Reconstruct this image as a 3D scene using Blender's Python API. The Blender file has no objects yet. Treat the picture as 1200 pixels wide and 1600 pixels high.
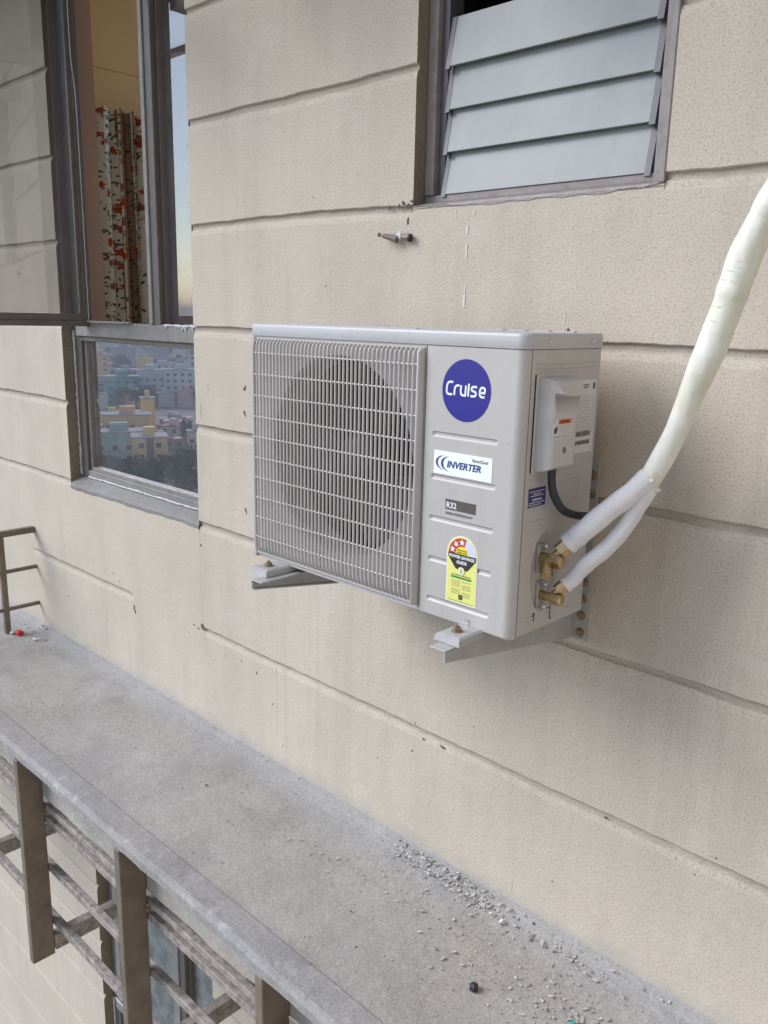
import bpy, math, random
from mathutils import Vector, Matrix
random.seed(7)
sc = bpy.context.scene
R = math.radians
col = sc.collection

# ------------------------------------------------------------------ camera
cam_d = bpy.data.cameras.new("camera")
cam = bpy.data.objects.new("camera", cam_d)
col.objects.link(cam)
M = Matrix(((0.71602407, -0.17344902, 0.67618412, 1.57821464),
            (0.69773661, 0.14763931, -0.70097522, -1.52388133),
            (0.0217521, 0.97371355, 0.22673503, 0.56747175),
            (0, 0, 0, 1)))
cam.matrix_world = M
cam_d.sensor_fit = 'VERTICAL'
cam_d.sensor_height = 24.0
cam_d.lens = 24.0 * 1315.23 / 1600.0
cam_d.clip_start = 0.02
cam_d.clip_end = 6000
sc.camera = cam

# ------------------------------------------------------------------ sky, sun, exposure
SUN_AZ, SUN_EL = R(229), R(36)          # azimuth clockwise from +y, seen from above
world = bpy.data.worlds.new("World")
sc.world = world
world.use_nodes = True
nt = world.node_tree
bg = nt.nodes['Background']
sky = nt.nodes.new('ShaderNodeTexSky')
sky.sky_type = 'NISHITA'
sky.sun_disc = False
sky.sun_elevation = SUN_EL
sky.sun_rotation = SUN_AZ
sky.air_density = 1.0
sky.dust_density = 0.35
sky.ozone_density = 1.0
nt.links.new(sky.outputs[0], bg.inputs[0])
bg.inputs[1].default_value = 0.12
sd = bpy.data.lights.new("sun", 'SUN')
sd.energy = 1.7
sd.angle = R(32)
sd.color = (1.0, 0.975, 0.965)
sun = bpy.data.objects.new("sun", sd)
col.objects.link(sun)
dirv = Vector((math.sin(SUN_AZ) * math.cos(SUN_EL), math.cos(SUN_AZ) * math.cos(SUN_EL), math.sin(SUN_EL)))
sun.rotation_euler = dirv.to_track_quat('Z', 'Y').to_euler()
sc.view_settings.view_transform = 'Standard'
sc.view_settings.look = 'None'
sc.view_settings.gamma = 1
sc.view_settings.exposure = 0.96

# ------------------------------------------------------------------ materials
def mat(name, color, rough=0.6, metal=0.0, spec=0.5, build=None):
    m = bpy.data.materials.new(name)
    m.use_nodes = True
    n = m.node_tree
    b = n.nodes['Principled BSDF']
    b.inputs['Base Color'].default_value = (*color, 1)
    b.inputs['Roughness'].default_value = rough
    b.inputs['Metallic'].default_value = metal
    b.inputs['Specular IOR Level'].default_value = spec
    if build:
        build(n, b)
    return m

def N(n, t, **k):
    x = n.nodes.new(t)
    for a, v in k.items():
        if a.startswith('i_'):
            x.inputs[a[2:].replace('_', ' ')].default_value = v
        else:
            setattr(x, a, v)
    return x

def geo(n):
    return N(n, 'ShaderNodeTexCoord').outputs['Object']

def noise(n, co, scale, detail=4, rough=0.55, sc3=None):
    if sc3:
        mp = N(n, 'ShaderNodeMapping')
        mp.inputs['Scale'].default_value = sc3
        n.links.new(co, mp.inputs[0])
        co = mp.outputs[0]
    x = N(n, 'ShaderNodeTexNoise')
    x.inputs['Scale'].default_value = scale
    x.inputs['Detail'].default_value = detail
    x.inputs['Roughness'].default_value = rough
    n.links.new(co, x.inputs['Vector'])
    return x.outputs['Fac']

def ramp(n, fac, stops):
    r = N(n, 'ShaderNodeValToRGB')
    e = r.color_ramp.elements
    while len(e) < len(stops):
        e.new(0.5)
    for i, (p, c) in enumerate(stops):
        e[i].position = p
        e[i].color = (*c, 1) if len(c) == 3 else c
    n.links.new(fac, r.inputs[0])
    return r.outputs[0]

def mix(n, fac, a, b, mode='MIX'):
    m = N(n, 'ShaderNodeMix', data_type='RGBA', blend_type=mode)
    if isinstance(fac, float):
        m.inputs[0].default_value = fac
    else:
        n.links.new(fac, m.inputs[0])
    for s, v in ((m.inputs[6], a), (m.inputs[7], b)):
        if isinstance(v, tuple):
            s.default_value = (*v, 1)
        else:
            n.links.new(v, s)
    return m.outputs[2]

def bump(n, b, h, strength, dist, prev=None):
    x = N(n, 'ShaderNodeBump')
    x.inputs['Strength'].default_value = strength
    x.inputs['Distance'].default_value = dist
    n.links.new(h, x.inputs['Height'])
    if prev:
        n.links.new(prev, x.inputs['Normal'])
    n.links.new(x.outputs[0], b.inputs['Normal'])
    return x.outputs[0]

def stucco(n, b, base=(0.575, 0.51, 0.43)):
    co = geo(n)
    c = [base[i] for i in range(3)]
    big = noise(n, co, 2.2, 5)
    a = ramp(n, big, [(0.3, tuple(v * 0.93 for v in c)), (0.7, tuple(min(1, v * 1.06) for v in c))])
    stain = noise(n, co, 3.0, 5, 0.6, (2.2, 2.2, 0.35))
    s = ramp(n, stain, [(0.48, (0, 0, 0)), (0.78, (0.6, 0.6, 0.6))])
    a = mix(n, s, a, (0.455, 0.405, 0.345))
    runs = noise(n, co, 1.0, 4, 0.65, (26, 26, 0.9))
    pm = noise(n, co, 1.6, 3)
    rr = mix(n, 1.0, ramp(n, runs, [(0.52, (0, 0, 0)), (0.72, (0.34, 0.34, 0.34))]), ramp(n, pm, [(0.42, (0, 0, 0)), (0.6, (1, 1, 1))]), 'MULTIPLY')
    a = mix(n, rr, a, (0.41, 0.365, 0.31))
    patch = noise(n, co, 3.4, 6, 0.7)
    a = mix(n, ramp(n, patch, [(0.56, (0, 0, 0)), (0.63, (0.35, 0.35, 0.35))]), a, (0.60, 0.55, 0.49))
    fine = noise(n, co, 230, 4, 0.7)
    f = ramp(n, fine, [(0.36, (0.72, 0.70, 0.68)), (0.50, (1, 1, 1))])
    a = mix(n, 1.0, a, f, 'MULTIPLY')
    sp = noise(n, co, 80, 3, 0.6, (1, 1, 0.55))
    sf = ramp(n, sp, [(0.69, (0, 0, 0)), (0.75, (0.34, 0.34, 0.34))])
    a = mix(n, sf, a, (0.16, 0.14, 0.12))
    xyz = N(n, 'ShaderNodeSeparateXYZ'); n.links.new(co, xyz.inputs[0])
    jit = N(n, 'ShaderNodeMath', operation='MULTIPLY_ADD'); jit.inputs[1].default_value = 0.13
    n.links.new(noise(n, co, 11, 6, 0.7), jit.inputs[0]); n.links.new(xyz.outputs[2], jit.inputs[2])
    mr = N(n, 'ShaderNodeMapRange'); mr.inputs[1].default_value = -0.715; mr.inputs[2].default_value = -0.775; mr.inputs[3].default_value = 0.0; mr.inputs[4].default_value = 0.8
    n.links.new(jit.outputs[0], mr.inputs[0])
    up_ = N(n, 'ShaderNodeMath', operation='GREATER_THAN'); up_.inputs[1].default_value = -0.9
    n.links.new(xyz.outputs[2], up_.inputs[0])
    ml = N(n, 'ShaderNodeMath', operation='MULTIPLY'); n.links.new(mr.outputs[0], ml.inputs[0]); n.links.new(up_.outputs[0], ml.inputs[1])
    a = mix(n, ml.outputs[0], a, (0.385, 0.37, 0.35))
    n.links.new(a, b.inputs['Base Color'])
    m1 = noise(n, co, 190, 5, 0.75)
    m2 = noise(n, co, 20, 4, 0.6)
    p = bump(n, b, m2, 0.22, 0.010)
    bump(n, b, m1, 0.5, 0.0028, p)

def cement(base, spots=False, rough_amt=1.0, strip=False):
    def f(n, b):
        co = geo(n)
        c = base
        big = noise(n, co, 5.5, 6, 0.62)
        a = ramp(n, big, [(0.28, tuple(v * 0.80 for v in c)), (0.5, c), (0.74, tuple(v * 1.16 for v in c))])
        wm = noise(n, co, 2.1, 3)
        a = mix(n, ramp(n, wm, [(0.42, (0, 0, 0)), (0.66, (0.55, 0.55, 0.55))]), a, (c[0] * 1.06, c[1] * 1.0, c[2] * 0.92))
        if strip:
            xyz = N(n, 'ShaderNodeSeparateXYZ'); n.links.new(co, xyz.inputs[0])
            ad = N(n, 'ShaderNodeMath', operation='MULTIPLY_ADD'); ad.inputs[1].default_value = 0.16
            n.links.new(noise(n, co, 5, 5, 0.6), ad.inputs[0]); n.links.new(xyz.outputs[1], ad.inputs[2])
            mp = N(n, 'ShaderNodeMapRange'); mp.inputs[1].default_value = -0.06; mp.inputs[2].default_value = 0.03
            n.links.new(ad.outputs[0], mp.inputs[0])
            mm = N(n, 'ShaderNodeMath', operation='MULTIPLY'); mm.inputs[1].default_value = 0.45
            n.links.new(mp.outputs[0], mm.inputs[0])
            a = mix(n, mm.outputs[0], a, (0.36, 0.375, 0.395))
            dust = noise(n, co, 38, 5, 0.75)
            a = mix(n, ramp(n, dust, [(0.55, (0, 0, 0)), (0.70, (0.55, 0.55, 0.55))]), a, (0.47, 0.46, 0.45))
            tr_ = noise(n, co, 9, 6, 0.75, (0.5, 2.2, 1))
            a = mix(n, ramp(n, tr_, [(0.58, (0, 0, 0)), (0.66, (0.35, 0.35, 0.35))]), a, (0.24, 0.235, 0.235))
        fine = noise(n, co, 170, 4, 0.7)
        a = mix(n, 1.0, a, ramp(n, fine, [(0.3, (0.74, 0.735, 0.73)), (0.6, (1.05, 1.05, 1.04))]), 'MULTIPLY')
        sp = noise(n, co, 60, 2, 0.5)
        a = mix(n, ramp(n, sp, [(0.71, (0, 0, 0)), (0.745, (0.6, 0.6, 0.6))]), a, (0.12, 0.11, 0.105))
        if spots:
            w = noise(n, co, 28, 3, 0.5)
            a = mix(n, ramp(n, w, [(0.60, (0, 0, 0)), (0.68, (0.45, 0.45, 0.45))]), a, (0.48, 0.465, 0.46))
            w = noise(n, co, 9, 5, 0.7)
            a = mix(n, ramp(n, w, [(0.52, (0, 0, 0)), (0.7, (0.5, 0.5, 0.5))]), a, tuple(v * 0.62 for v in c))
        n.links.new(a, b.inputs['Base Color'])
        p = bump(n, b, noise(n, co, 14, 5, 0.6), 0.35 * rough_amt, 0.012)
        bump(n, b, noise(n, co, 120, 4, 0.7), 0.6 * rough_amt, 0.0025, p)
    return f

def mottled(c, amt=0.10, scale=12, bs=0.0):
    def f(n, b):
        co = geo(n)
        a = ramp(n, noise(n, co, scale, 5, 0.6), [(0.3, tuple(v * (1 - amt) for v in c)), (0.7, tuple(v * (1 + amt) for v in c))])
        n.links.new(a, b.inputs['Base Color'])
        if bs:
            bump(n, b, noise(n, co, 200, 3, 0.6), bs, 0.001)
    return f

M_stucco = mat('stucco', (0.5, 0.43, 0.36), 0.9, spec=0.2, build=stucco)
M_groove = mat('stucco_groove_dark', (0.3, 0.26, 0.2), 0.95, spec=0.1, build=lambda n, b: stucco(n, b, (0.46, 0.405, 0.345)))  # darker stucco tone for the inside of the grooves
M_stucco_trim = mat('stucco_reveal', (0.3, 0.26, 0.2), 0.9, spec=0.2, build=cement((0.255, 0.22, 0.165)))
M_ledge = mat('ledge_cement', (0.3, 0.29, 0.28), 0.92, spec=0.2, build=cement((0.362, 0.348, 0.335), rough_amt=1.1, strip=True))
M_fillet = mat('fillet_cement', (0.3, 0.29, 0.28), 0.9, spec=0.2, build=cement((0.362, 0.348, 0.335), rough_amt=1.2, strip=True))
M_curb = mat('curb_cement', (0.3, 0.29, 0.28), 0.85, spec=0.25, build=cement((0.325, 0.317, 0.32), spots=True, rough_amt=1.1))
M_fascia = mat('fascia_cement', (0.4, 0.38, 0.35), 0.9, spec=0.2, build=cement((0.40, 0.38, 0.355), spots=True, rough_amt=1.8))
M_sill = mat('sill_cement', (0.3, 0.3, 0.3), 0.85, spec=0.2, build=cement((0.27, 0.265, 0.262)))
M_fin = mat('brown_steel', (0.1, 0.08, 0.06), 0.55, spec=0.4, build=mottled((0.19, 0.155, 0.12), 0.25, 14, 0.15))
M_tube = mat('weathered_steel', (0.2, 0.17, 0.15), 0.7, spec=0.3, build=mottled((0.30, 0.265, 0.245), 0.45, 45, 0.4))
M_alu = mat('brown_aluminium', (0.1, 0.09, 0.08), 0.42, spec=0.5, build=mottled((0.125, 0.108, 0.098), 0.14, 20))
M_alu_grey = mat('grey_aluminium', (0.25, 0.24, 0.24), 0.45, spec=0.5, build=mottled((0.235, 0.222, 0.215), 0.16, 25))
M_seal = mat('white_sealant', (0.6, 0.62, 0.64), 0.6, spec=0.4, build=mottled((0.55, 0.56, 0.58), 0.2, 60))
M_lframe = mat('louvre_frame_paint', (0.25, 0.22, 0.22), 0.55, build=mottled((0.27, 0.235, 0.23), 0.18, 40, 0.2))
M_lclip = mat('dark_aluminium', (0.06, 0.06, 0.07), 0.4, build=mottled((0.095, 0.095, 0.115), 0.15, 30))
def frosted(n, b):
    co = geo(n)
    a = ramp(n, noise(n, co, 6, 5), [(0.3, (0.26, 0.282, 0.295)), (0.7, (0.32, 0.336, 0.342))])
    n.links.new(a, b.inputs['Base Color'])
    d = noise(n, co, 5, 4, 0.6, (6, 1, 1))
    a2 = mix(n, ramp(n, d, [(0.5, (0, 0, 0)), (0.75, (0.5, 0.5, 0.5))]), a, (0.27, 0.27, 0.255))
    n.links.new(a2, b.inputs['Base Color'])
    bump(n, b, noise(n, co, 300, 2), 0.1, 0.001)
M_frost = mat('frosted_glass', (0.5, 0.55, 0.6), 0.38, spec=0.3, build=frosted)
M_dark = mat('dark_interior', (0.03, 0.028, 0.03), 0.9)

def glass(name, refl, tcol, gcol=(1, 1, 1), dust=0.0, rough=0.004):
    m = bpy.data.materials.new(name)
    m.use_nodes = True
    n = m.node_tree
    n.nodes.clear()
    out = N(n, 'ShaderNodeOutputMaterial')
    t = N(n, 'ShaderNodeBsdfTransparent')
    t.inputs[0].default_value = (*tcol, 1)
    g = N(n, 'ShaderNodeBsdfGlossy')
    g.inputs['Color'].default_value = (*gcol, 1)
    g.inputs['Roughness'].default_value = rough
    x = N(n, 'ShaderNodeMixShader')
    x.inputs[0].default_value = refl
    n.links.new(t.outputs[0], x.inputs[1])
    n.links.new(g.outputs[0], x.inputs[2])
    d = N(n, 'ShaderNodeBsdfDiffuse')
    d.inputs[0].default_value = (0.5, 0.5, 0.52, 1)
    y = N(n, 'ShaderNodeMixShader')
    co = N(n, 'ShaderNodeTexCoord').outputs['Object']
    fac = ramp(n, noise(n, co, 9, 5, 0.65), [(0.35, (dust * 0.5,) * 3), (0.75, (dust * 1.6,) * 3)])
    n.links.new(fac, y.inputs[0])
    n.links.new(x.outputs[0], y.inputs[1])
    n.links.new(d.outputs[0], y.inputs[2])
    n.links.new(y.outputs[0], out.inputs[0])
    return m
M_glass = glass('window_glass', 0.62, (0.22, 0.24, 0.28), (0.98, 0.94, 0.98), 0.075)
M_sash = glass('sash_glass', 0.13, (0.74, 0.76, 0.74), (0.85, 0.72, 0.82), 0.035)
M_teal = glass('teal_glass', 0.25, (0.45, 0.6, 0.56), (0.7, 0.85, 0.85), 0.35)

def paint(c):
    def f(n, b):
        co = geo(n)
        a = ramp(n, noise(n, co, 7, 5, 0.6), [(0.3, tuple(v * 0.965 for v in c)), (0.7, tuple(v * 1.03 for v in c))])
        dr_ = noise(n, co, 1.0, 5, 0.7, (40, 40, 2.5))
        a = mix(n, ramp(n, dr_, [(0.56, (0, 0, 0)), (0.74, (0.28, 0.28, 0.28))]), a, (0.34, 0.31, 0.275))
        ds = noise(n, co, 150, 3, 0.6)
        a = mix(n, ramp(n, ds, [(0.64, (0, 0, 0)), (0.72, (0.30, 0.30, 0.30))]), a, (0.30, 0.27, 0.24))
        n.links.new(a, b.inputs['Base Color'])
        rg_ = N(n, 'ShaderNodeMapRange'); rg_.inputs[3].default_value = 0.30; rg_.inputs[4].default_value = 0.50
        n.links.new(noise(n, co, 22, 4), rg_.inputs[0]); n.links.new(rg_.outputs[0], b.inputs['Roughness'])
        bump(n, b, noise(n, co, 5, 2), 0.12, 0.004)
    return f
M_ac = mat('painted_metal_cream', (0.6, 0.59, 0.6), 0.38, spec=0.45, build=paint((0.465, 0.447, 0.437)))
M_cover = mat('painted_metal_lid', (0.6, 0.6, 0.62), 0.36, spec=0.45, build=paint((0.455, 0.458, 0.47)))
M_wire = mat('grille_wire', (0.4, 0.38, 0.37), 0.5, spec=0.4, build=mottled((0.54, 0.515, 0.50), 0.06, 9))
M_fan = mat('fan_plastic', (0.2, 0.19, 0.19), 0.5, spec=0.4, build=mottled((0.055, 0.052, 0.052), 0.1, 10))
M_hub = mat('hub_plastic', (0.3, 0.3, 0.3), 0.4, build=mottled((0.10, 0.095, 0.095), 0.1, 10))
M_coil = mat('coil_fins', (0.05, 0.05, 0.055), 0.6)
M_terminal = mat('terminal_plastic', (0.5, 0.49, 0.49), 0.42, build=mottled((0.49, 0.475, 0.47), 0.04, 8))
M_galv = mat('galvanised_steel', (0.45, 0.46, 0.48), 0.42, build=mottled((0.385, 0.385, 0.385), 0.12, 30))
M_screw = mat('screw_steel', (0.7, 0.7, 0.7), 0.28, metal=0.9, build=mottled((0.7, 0.69, 0.67), 0.1, 90))
M_rust = mat('bolt_rust', (0.3, 0.22, 0.15), 0.6, metal=0.4, build=mottled((0.30, 0.22, 0.15), 0.3, 90))
M_brass = mat('brass', (0.55, 0.36, 0.14), 0.40, metal=1.0, build=mottled((0.52, 0.37, 0.20), 0.25, 70, 0.15))
M_rubber = mat('black_rubber', (0.02, 0.02, 0.025), 0.5, build=mottled((0.028, 0.028, 0.036), 0.2, 20))
M_gap = mat('seam_gap', (0.02, 0.018, 0.018), 0.9)
def foam(n, b):
    co = geo(n)
    a = ramp(n, noise(n, co, 30, 4), [(0.3, (0.66, 0.645, 0.66)), (0.7, (0.74, 0.725, 0.74))])
    n.links.new(a, b.inputs['Base Color'])
    bump(n, b, noise(n, co, 220, 3), 0.25, 0.001)
M_foam = mat('white_foam', (0.7, 0.7, 0.7), 0.8, spec=0.25, build=foam)
def tape(n, b):
    co = geo(n)
    a = ramp(n, noise(n, co, 16, 4), [(0.3, (0.66, 0.645, 0.53)), (0.68, (0.80, 0.80, 0.74))])
    a = mix(n, ramp(n, noise(n, co, 22, 5, 0.7), [(0.60, (0, 0, 0)), (0.72, (0.4, 0.4, 0.4))]), a, (0.42, 0.42, 0.42))
    n.links.new(a, b.inputs['Base Color'])
    bump(n, b, noise(n, co, 90, 3), 0.3, 0.002)
M_tape = mat('cream_wrap_tape', (0.72, 0.7, 0.6), 0.45, spec=0.4, build=tape)

def flat(name, c, rough=0.45):
    return mat(name, c, rough, build=mottled(c, 0.03, 40))
M_blue = flat('logo_blue', (0.024, 0.022, 0.245), 0.35)
M_white = flat('print_white', (0.80, 0.82, 0.84))
M_inv = flat('sticker_white', (0.84, 0.90, 0.92), 0.3)
M_ink = flat('ink_navy', (0.03, 0.05, 0.22))
M_purple = flat('ink_purple', (0.12, 0.045, 0.22))
M_grey = flat('print_grey', (0.10, 0.085, 0.082))
M_black = flat('print_black', (0.035, 0.03, 0.03))
M_red = flat('print_red', (0.52, 0.06, 0.03))
M_yellow = flat('print_yellow', (0.85, 0.76, 0.05))
M_lime = flat('label_lime', (0.74, 0.74, 0.22))
M_limewhite = flat('label_border', (0.78, 0.78, 0.62))
M_lilac = flat('label_lilac', (0.62, 0.62, 0.80))
M_green = flat('print_green', (0.05, 0.28, 0.07))
M_orange = flat('print_orange', (0.65, 0.11, 0.03))
M_navy = flat('sticker_navy', (0.04, 0.03, 0.17))
M_paper = flat('label_paper', (0.62, 0.62, 0.63))
M_rplastic = flat('red_plastic', (0.55, 0.03, 0.04))
M_teal_chip = flat('teal_plastic', (0.01, 0.25, 0.20))
M_plug = flat('plug_plastic', (0.20, 0.16, 0.14))

# ------------------------------------------------------------------ mesh helpers
class MB:
    def __init__(s):
        s.v = []; s.f = []; s.sm = []
    def add(s, vs, fs, smooth=False):
        o = len(s.v)
        s.v += [tuple(v) for v in vs]
        for f in fs:
            s.f.append(tuple(i + o for i in f)); s.sm.append(smooth)
        return s
    def box(s, x0, x1, y0, y1, z0, z1, b=0.0):
        if x0 > x1: x0, x1 = x1, x0
        if y0 > y1: y0, y1 = y1, y0
        if z0 > z1: z0, z1 = z1, z0
        if b <= 0:
            v = [(x, y, z) for z in (z0, z1) for y in (y0, y1) for x in (x0, x1)]
            f = [(0, 2, 3, 1), (4, 5, 7, 6), (0, 1, 5, 4), (2, 6, 7, 3), (0, 4, 6, 2), (1, 3, 7, 5)]
            return s.add(v, f)
        b = min(b, (x1 - x0) * .45, (y1 - y0) * .45, (z1 - z0) * .45)
        v = []; idx = {}
        X = (x0, x1); Y = (y0, y1); Z = (z0, z1)
        for i in (0, 1):
            for j in (0, 1):
                for k in (0, 1):
                    sx = b if i == 0 else -b; sy = b if j == 0 else -b; sz = b if k == 0 else -b
                    idx[i, j, k, 0] = len(v); v.append((X[i], Y[j] + sy, Z[k] + sz))
                    idx[i, j, k, 1] = len(v); v.append((X[i] + sx, Y[j], Z[k] + sz))
                    idx[i, j, k, 2] = len(v); v.append((X[i] + sx, Y[j] + sy, Z[k]))
        f = []
        for i in (0, 1):
            q = [idx[i, j, k, 0] for j, k in ((0, 0), (1, 0), (1, 1), (0, 1))]
            f.append(q if i else q[::-1])
            q = [idx[j, i, k, 1] for j, k in ((0, 0), (0, 1), (1, 1), (1, 0))]
            f.append(q if i else q[::-1])
            q = [idx[j, k, i, 2] for j, k in ((0, 0), (1, 0), (1, 1), (0, 1))]
            f.append(q if i else q[::-1])
        for j in (0, 1):
            for k in (0, 1):
                a = [idx[0, j, k, 1], idx[1, j, k, 1], idx[1, j, k, 2], idx[0, j, k, 2]]
                f.append(a if (j == 0) != (k == 1) else a[::-1])
                a = [idx[j, 0, k, 0], idx[j, 1, k, 0], idx[j, 1, k, 2], idx[j, 0, k, 2]]
                f.append(a[::-1] if (j == 0) != (k == 1) else a)
                a = [idx[j, k, 0, 0], idx[j, k, 1, 0], idx[j, k, 1, 1], idx[j, k, 0, 1]]
                f.append(a if (j == 0) != (k == 1) else a[::-1])
        for i in (0, 1):
            for j in (0, 1):
                for k in (0, 1):
                    a = [idx[i, j, k, 0], idx[i, j, k, 1], idx[i, j, k, 2]]
                    f.append(a if (i + j + k) % 2 else a[::-1])
        return s.add(v, f)
    def quad(s, a, b, c, d, smooth=False):
        return s.add([a, b, c, d], [(0, 1, 2, 3)], smooth)
    def cyl(s, p0, p1, r0, r1=None, n=16, caps=True, rot=0.0, smooth=None):
        r1 = r0 if r1 is None else r1
        p0 = Vector(p0); p1 = Vector(p1)
        d = (p1 - p0).normalized()
        u = d.orthogonal().normalized()
        if abs(d.z) < 0.9:
            u = d.cross(Vector((0, 0, 1))).normalized()
        w = d.cross(u)
        v = []
        for p, r in ((p0, r0), (p1, r1)):
            for i in range(n):
                a = 2 * math.pi * i / n + rot
                v.append(p + u * math.cos(a) * r + w * math.sin(a) * r)
        sm = (n > 8) if smooth is None else smooth
        s.add(v, [(i, (i + 1) % n, n + (i + 1) % n, n + i) for i in range(n)], sm)
        if caps:
            s.add(v[:n], [tuple(range(n))[::-1]]); s.add(v[n:], [tuple(range(n))])
        return s
    def tube(s, pts, rad, n=14, caps=True, squash=None):
        pts = [Vector(p) for p in pts]
        v = []
        t = (pts[1] - pts[0]).normalized()
        u = t.orthogonal().normalized()
        for i, p in enumerate(pts):
            a = pts[max(0, i - 1)]; b = pts[min(len(pts) - 1, i + 1)]
            t = (b - a).normalized()
            u = (u - t * u.dot(t)).normalized()
            w = t.cross(u)
            r = rad(i) if callable(rad) else rad
            for k in range(n):
                an = 2 * math.pi * k / n
                rr = r * (squash(i, k) if squash else 1)
                v.append(p + u * math.cos(an) * rr + w * math.sin(an) * rr)
        f = []
        for i in range(len(pts) - 1):
            for k in range(n):
                f.append((i * n + k, i * n + (k + 1) % n, (i + 1) * n + (k + 1) % n, (i + 1) * n + k))
        s.add(v, f, True)
        if caps:
            s.add(v[:n], [tuple(range(n))[::-1]]); s.add(v[-n:], [tuple(range(n))])
        return s
    def loft(s, rings, cap0=True, cap1=True, smooth=False):
        n = len(rings[0]); v = [p for r in rings for p in r]
        f = [(i * n + k, i * n + (k + 1) % n, (i + 1) * n + (k + 1) % n, (i + 1) * n + k) for i in range(len(rings) - 1) for k in range(n)]
        s.add(v, f, smooth)
        if cap0: s.add(rings[0], [tuple(range(n))[::-1]])
        if cap1: s.add(rings[-1], [tuple(range(n))])
        return s
    def build(s, name, m, parent=None, smooth_angle=None):
        me = bpy.data.meshes.new(name)
        me.from_pydata(s.v, [], s.f)
        me.materials.append(m)
        me.polygons.foreach_set('use_smooth', s.sm)
        me.update()
        o = bpy.data.objects.new(name, me)
        col.objects.link(o)
        if parent: o.parent = parent
        return o

def tag(o, label, cat, group=None, kind=None):
    if label: o['label'] = label
    if cat: o['category'] = cat
    if group: o['group'] = group
    if kind: o['kind'] = kind
    return o

def empty(name, loc, label, cat, group=None):
    o = bpy.data.objects.new(name, None)
    o.empty_display_size = 0.1
    o.location = loc
    col.objects.link(o)
    return tag(o, label, cat, group)

def setp(o, parent):
    """parent that has a location: keep the child's coordinates in world space"""
    o.parent = parent
    o.location = Vector(o.location) - parent.location
    return o

def flat_poly(pts, plane, off, thick=0.0003):
    """2D outline extruded a hair; plane 'F' = facing -y (pts x,z), 'S' = facing +x (pts y,z)"""
    n = len(pts)
    if plane == 'F':
        a = [(p[0], off, p[1]) for p in pts]; b = [(p[0], off + thick, p[1]) for p in pts]
    else:
        a = [(off, p[0], p[1]) for p in pts]; b = [(off - thick, p[0], p[1]) for p in pts]
    mb = MB()
    mb.add(a + b, [tuple(range(n)), tuple(range(n, 2 * n))[::-1]] + [(i, i + n, (i + 1) % n + n, (i + 1) % n) for i in range(n)])
    return mb

def merge(*ms):
    o = MB()
    for m in ms:
        o.v_off = len(o.v)
        k = len(o.v)
        o.v += m.v
        o.f += [tuple(i + k for i in f) for f in m.f]
        o.sm += m.sm
    return o

def ribbon(pts, w, plane, off):
    """one stroke of lettering with mitred joints"""
    P = [Vector((p[0], p[1])) for p in pts]
    L = []; Rr = []
    for i, p in enumerate(P):
        d0 = (p - P[i - 1]).normalized() if i > 0 else (P[1] - p).normalized()
        d1 = (P[i + 1] - p).normalized() if i < len(P) - 1 else d0
        t = (d0 + d1)
        t = t.normalized() if t.length > 1e-6 else d0
        nn = Vector((-t.y, t.x))
        k = w / 2 / max(0.5, abs(nn.dot(Vector((-d0.y, d0.x)))))
        L.append(p + nn * k); Rr.append(p - nn * k)
    mb = MB()
    def q(p):
        return (p.x, off, p.y) if plane == 'F' else (off, p.x, p.y)
    for i in range(len(P) - 1):
        mb.quad(q(L[i]), q(Rr[i]), q(Rr[i + 1]), q(L[i + 1]))
    return mb

def text_mb(body, x, z, size, plane, off, align='LEFT', bold=0.0, shear=0.0, sx=1.0):
    cu = bpy.data.curves.new('t', 'FONT')
    cu.body = body; cu.size = size; cu.align_x = align; cu.shear = shear
    cu.offset = bold; cu.resolution_u = 3
    o = bpy.data.objects.new('t', cu)
    col.objects.link(o)
    bpy.context.view_layer.update()
    me = bpy.data.meshes.new_from_object(o)
    mb = MB()
    vs = [(x + v.co.x * sx, off, z + v.co.y) if plane == 'F' else (off, x + v.co.x * sx, z + v.co.y) for v in me.vertices]
    mb.add(vs, [tuple(p.vertices) for p in me.polygons])
    bpy.data.objects.remove(o); bpy.data.curves.remove(cu); bpy.data.meshes.remove(me)
    return mb

def spline(pts, n=8):
    P = [Vector(p) for p in pts]; out = []
    Q = [P[0] * 2 - P[1]] + P + [P[-1] * 2 - P[-2]]
    for i in range(1, len(Q) - 2):
        a, b, c, d = Q[i - 1], Q[i], Q[i + 1], Q[i + 2]
        for k in range(n):
            t = k / n
            out.append(0.5 * ((2 * b) + (c - a) * t + (2 * a - 5 * b + 4 * c - d) * t * t + (-a + 3 * b - 3 * c + d) * t ** 3))
    out.append(P[-1])
    return out

def copy_tree(o, delta, parent=None):
    c = o.copy(); col.objects.link(c)
    if parent is not None: c.parent = parent
    else: c.location = o.location + Vector(delta)
    for ch in o.children:
        copy_tree(ch, delta, c)
    return c

# ================================================================== THE FACADE
UP = 3.14; FH = 3.10                                   # storey height
bld = empty('apartment_building', (0, 0, 0),
            'beige stucco facade of a tall block with horizontal grooves, windows and a cement ledge', 'building')
WA, WB, WC, WD = -1.657, -0.743, 0.180, 0.802
WIN = [(WA, WB, -0.122, 2.03), (WC, WD, 0.815, 1.75)]            # x0, x1, z0, z1
WINL = [(WA, WB, -0.122 - FH, -1.12), (WC, WD, 0.815 - FH, 1.75 - FH)]
WINU = []
OPEN = WIN + WINL
groove_nom = [3.9, 3.6, 3.3, 3.0, 1.728, 1.424, 1.124, 0.826, 0.524, 0.2155, -0.104, -0.477,
              -1.38, -1.68, -1.98, -2.281, -2.576, -2.887, -3.214, -3.53, -3.85, -4.5, -4.8, -5.1, -5.4, -5.7, -6.0, -6.3, -6.6, -6.9, -7.3, -7.6, -7.9, -8.2]
rg = random.Random(3)
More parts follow.
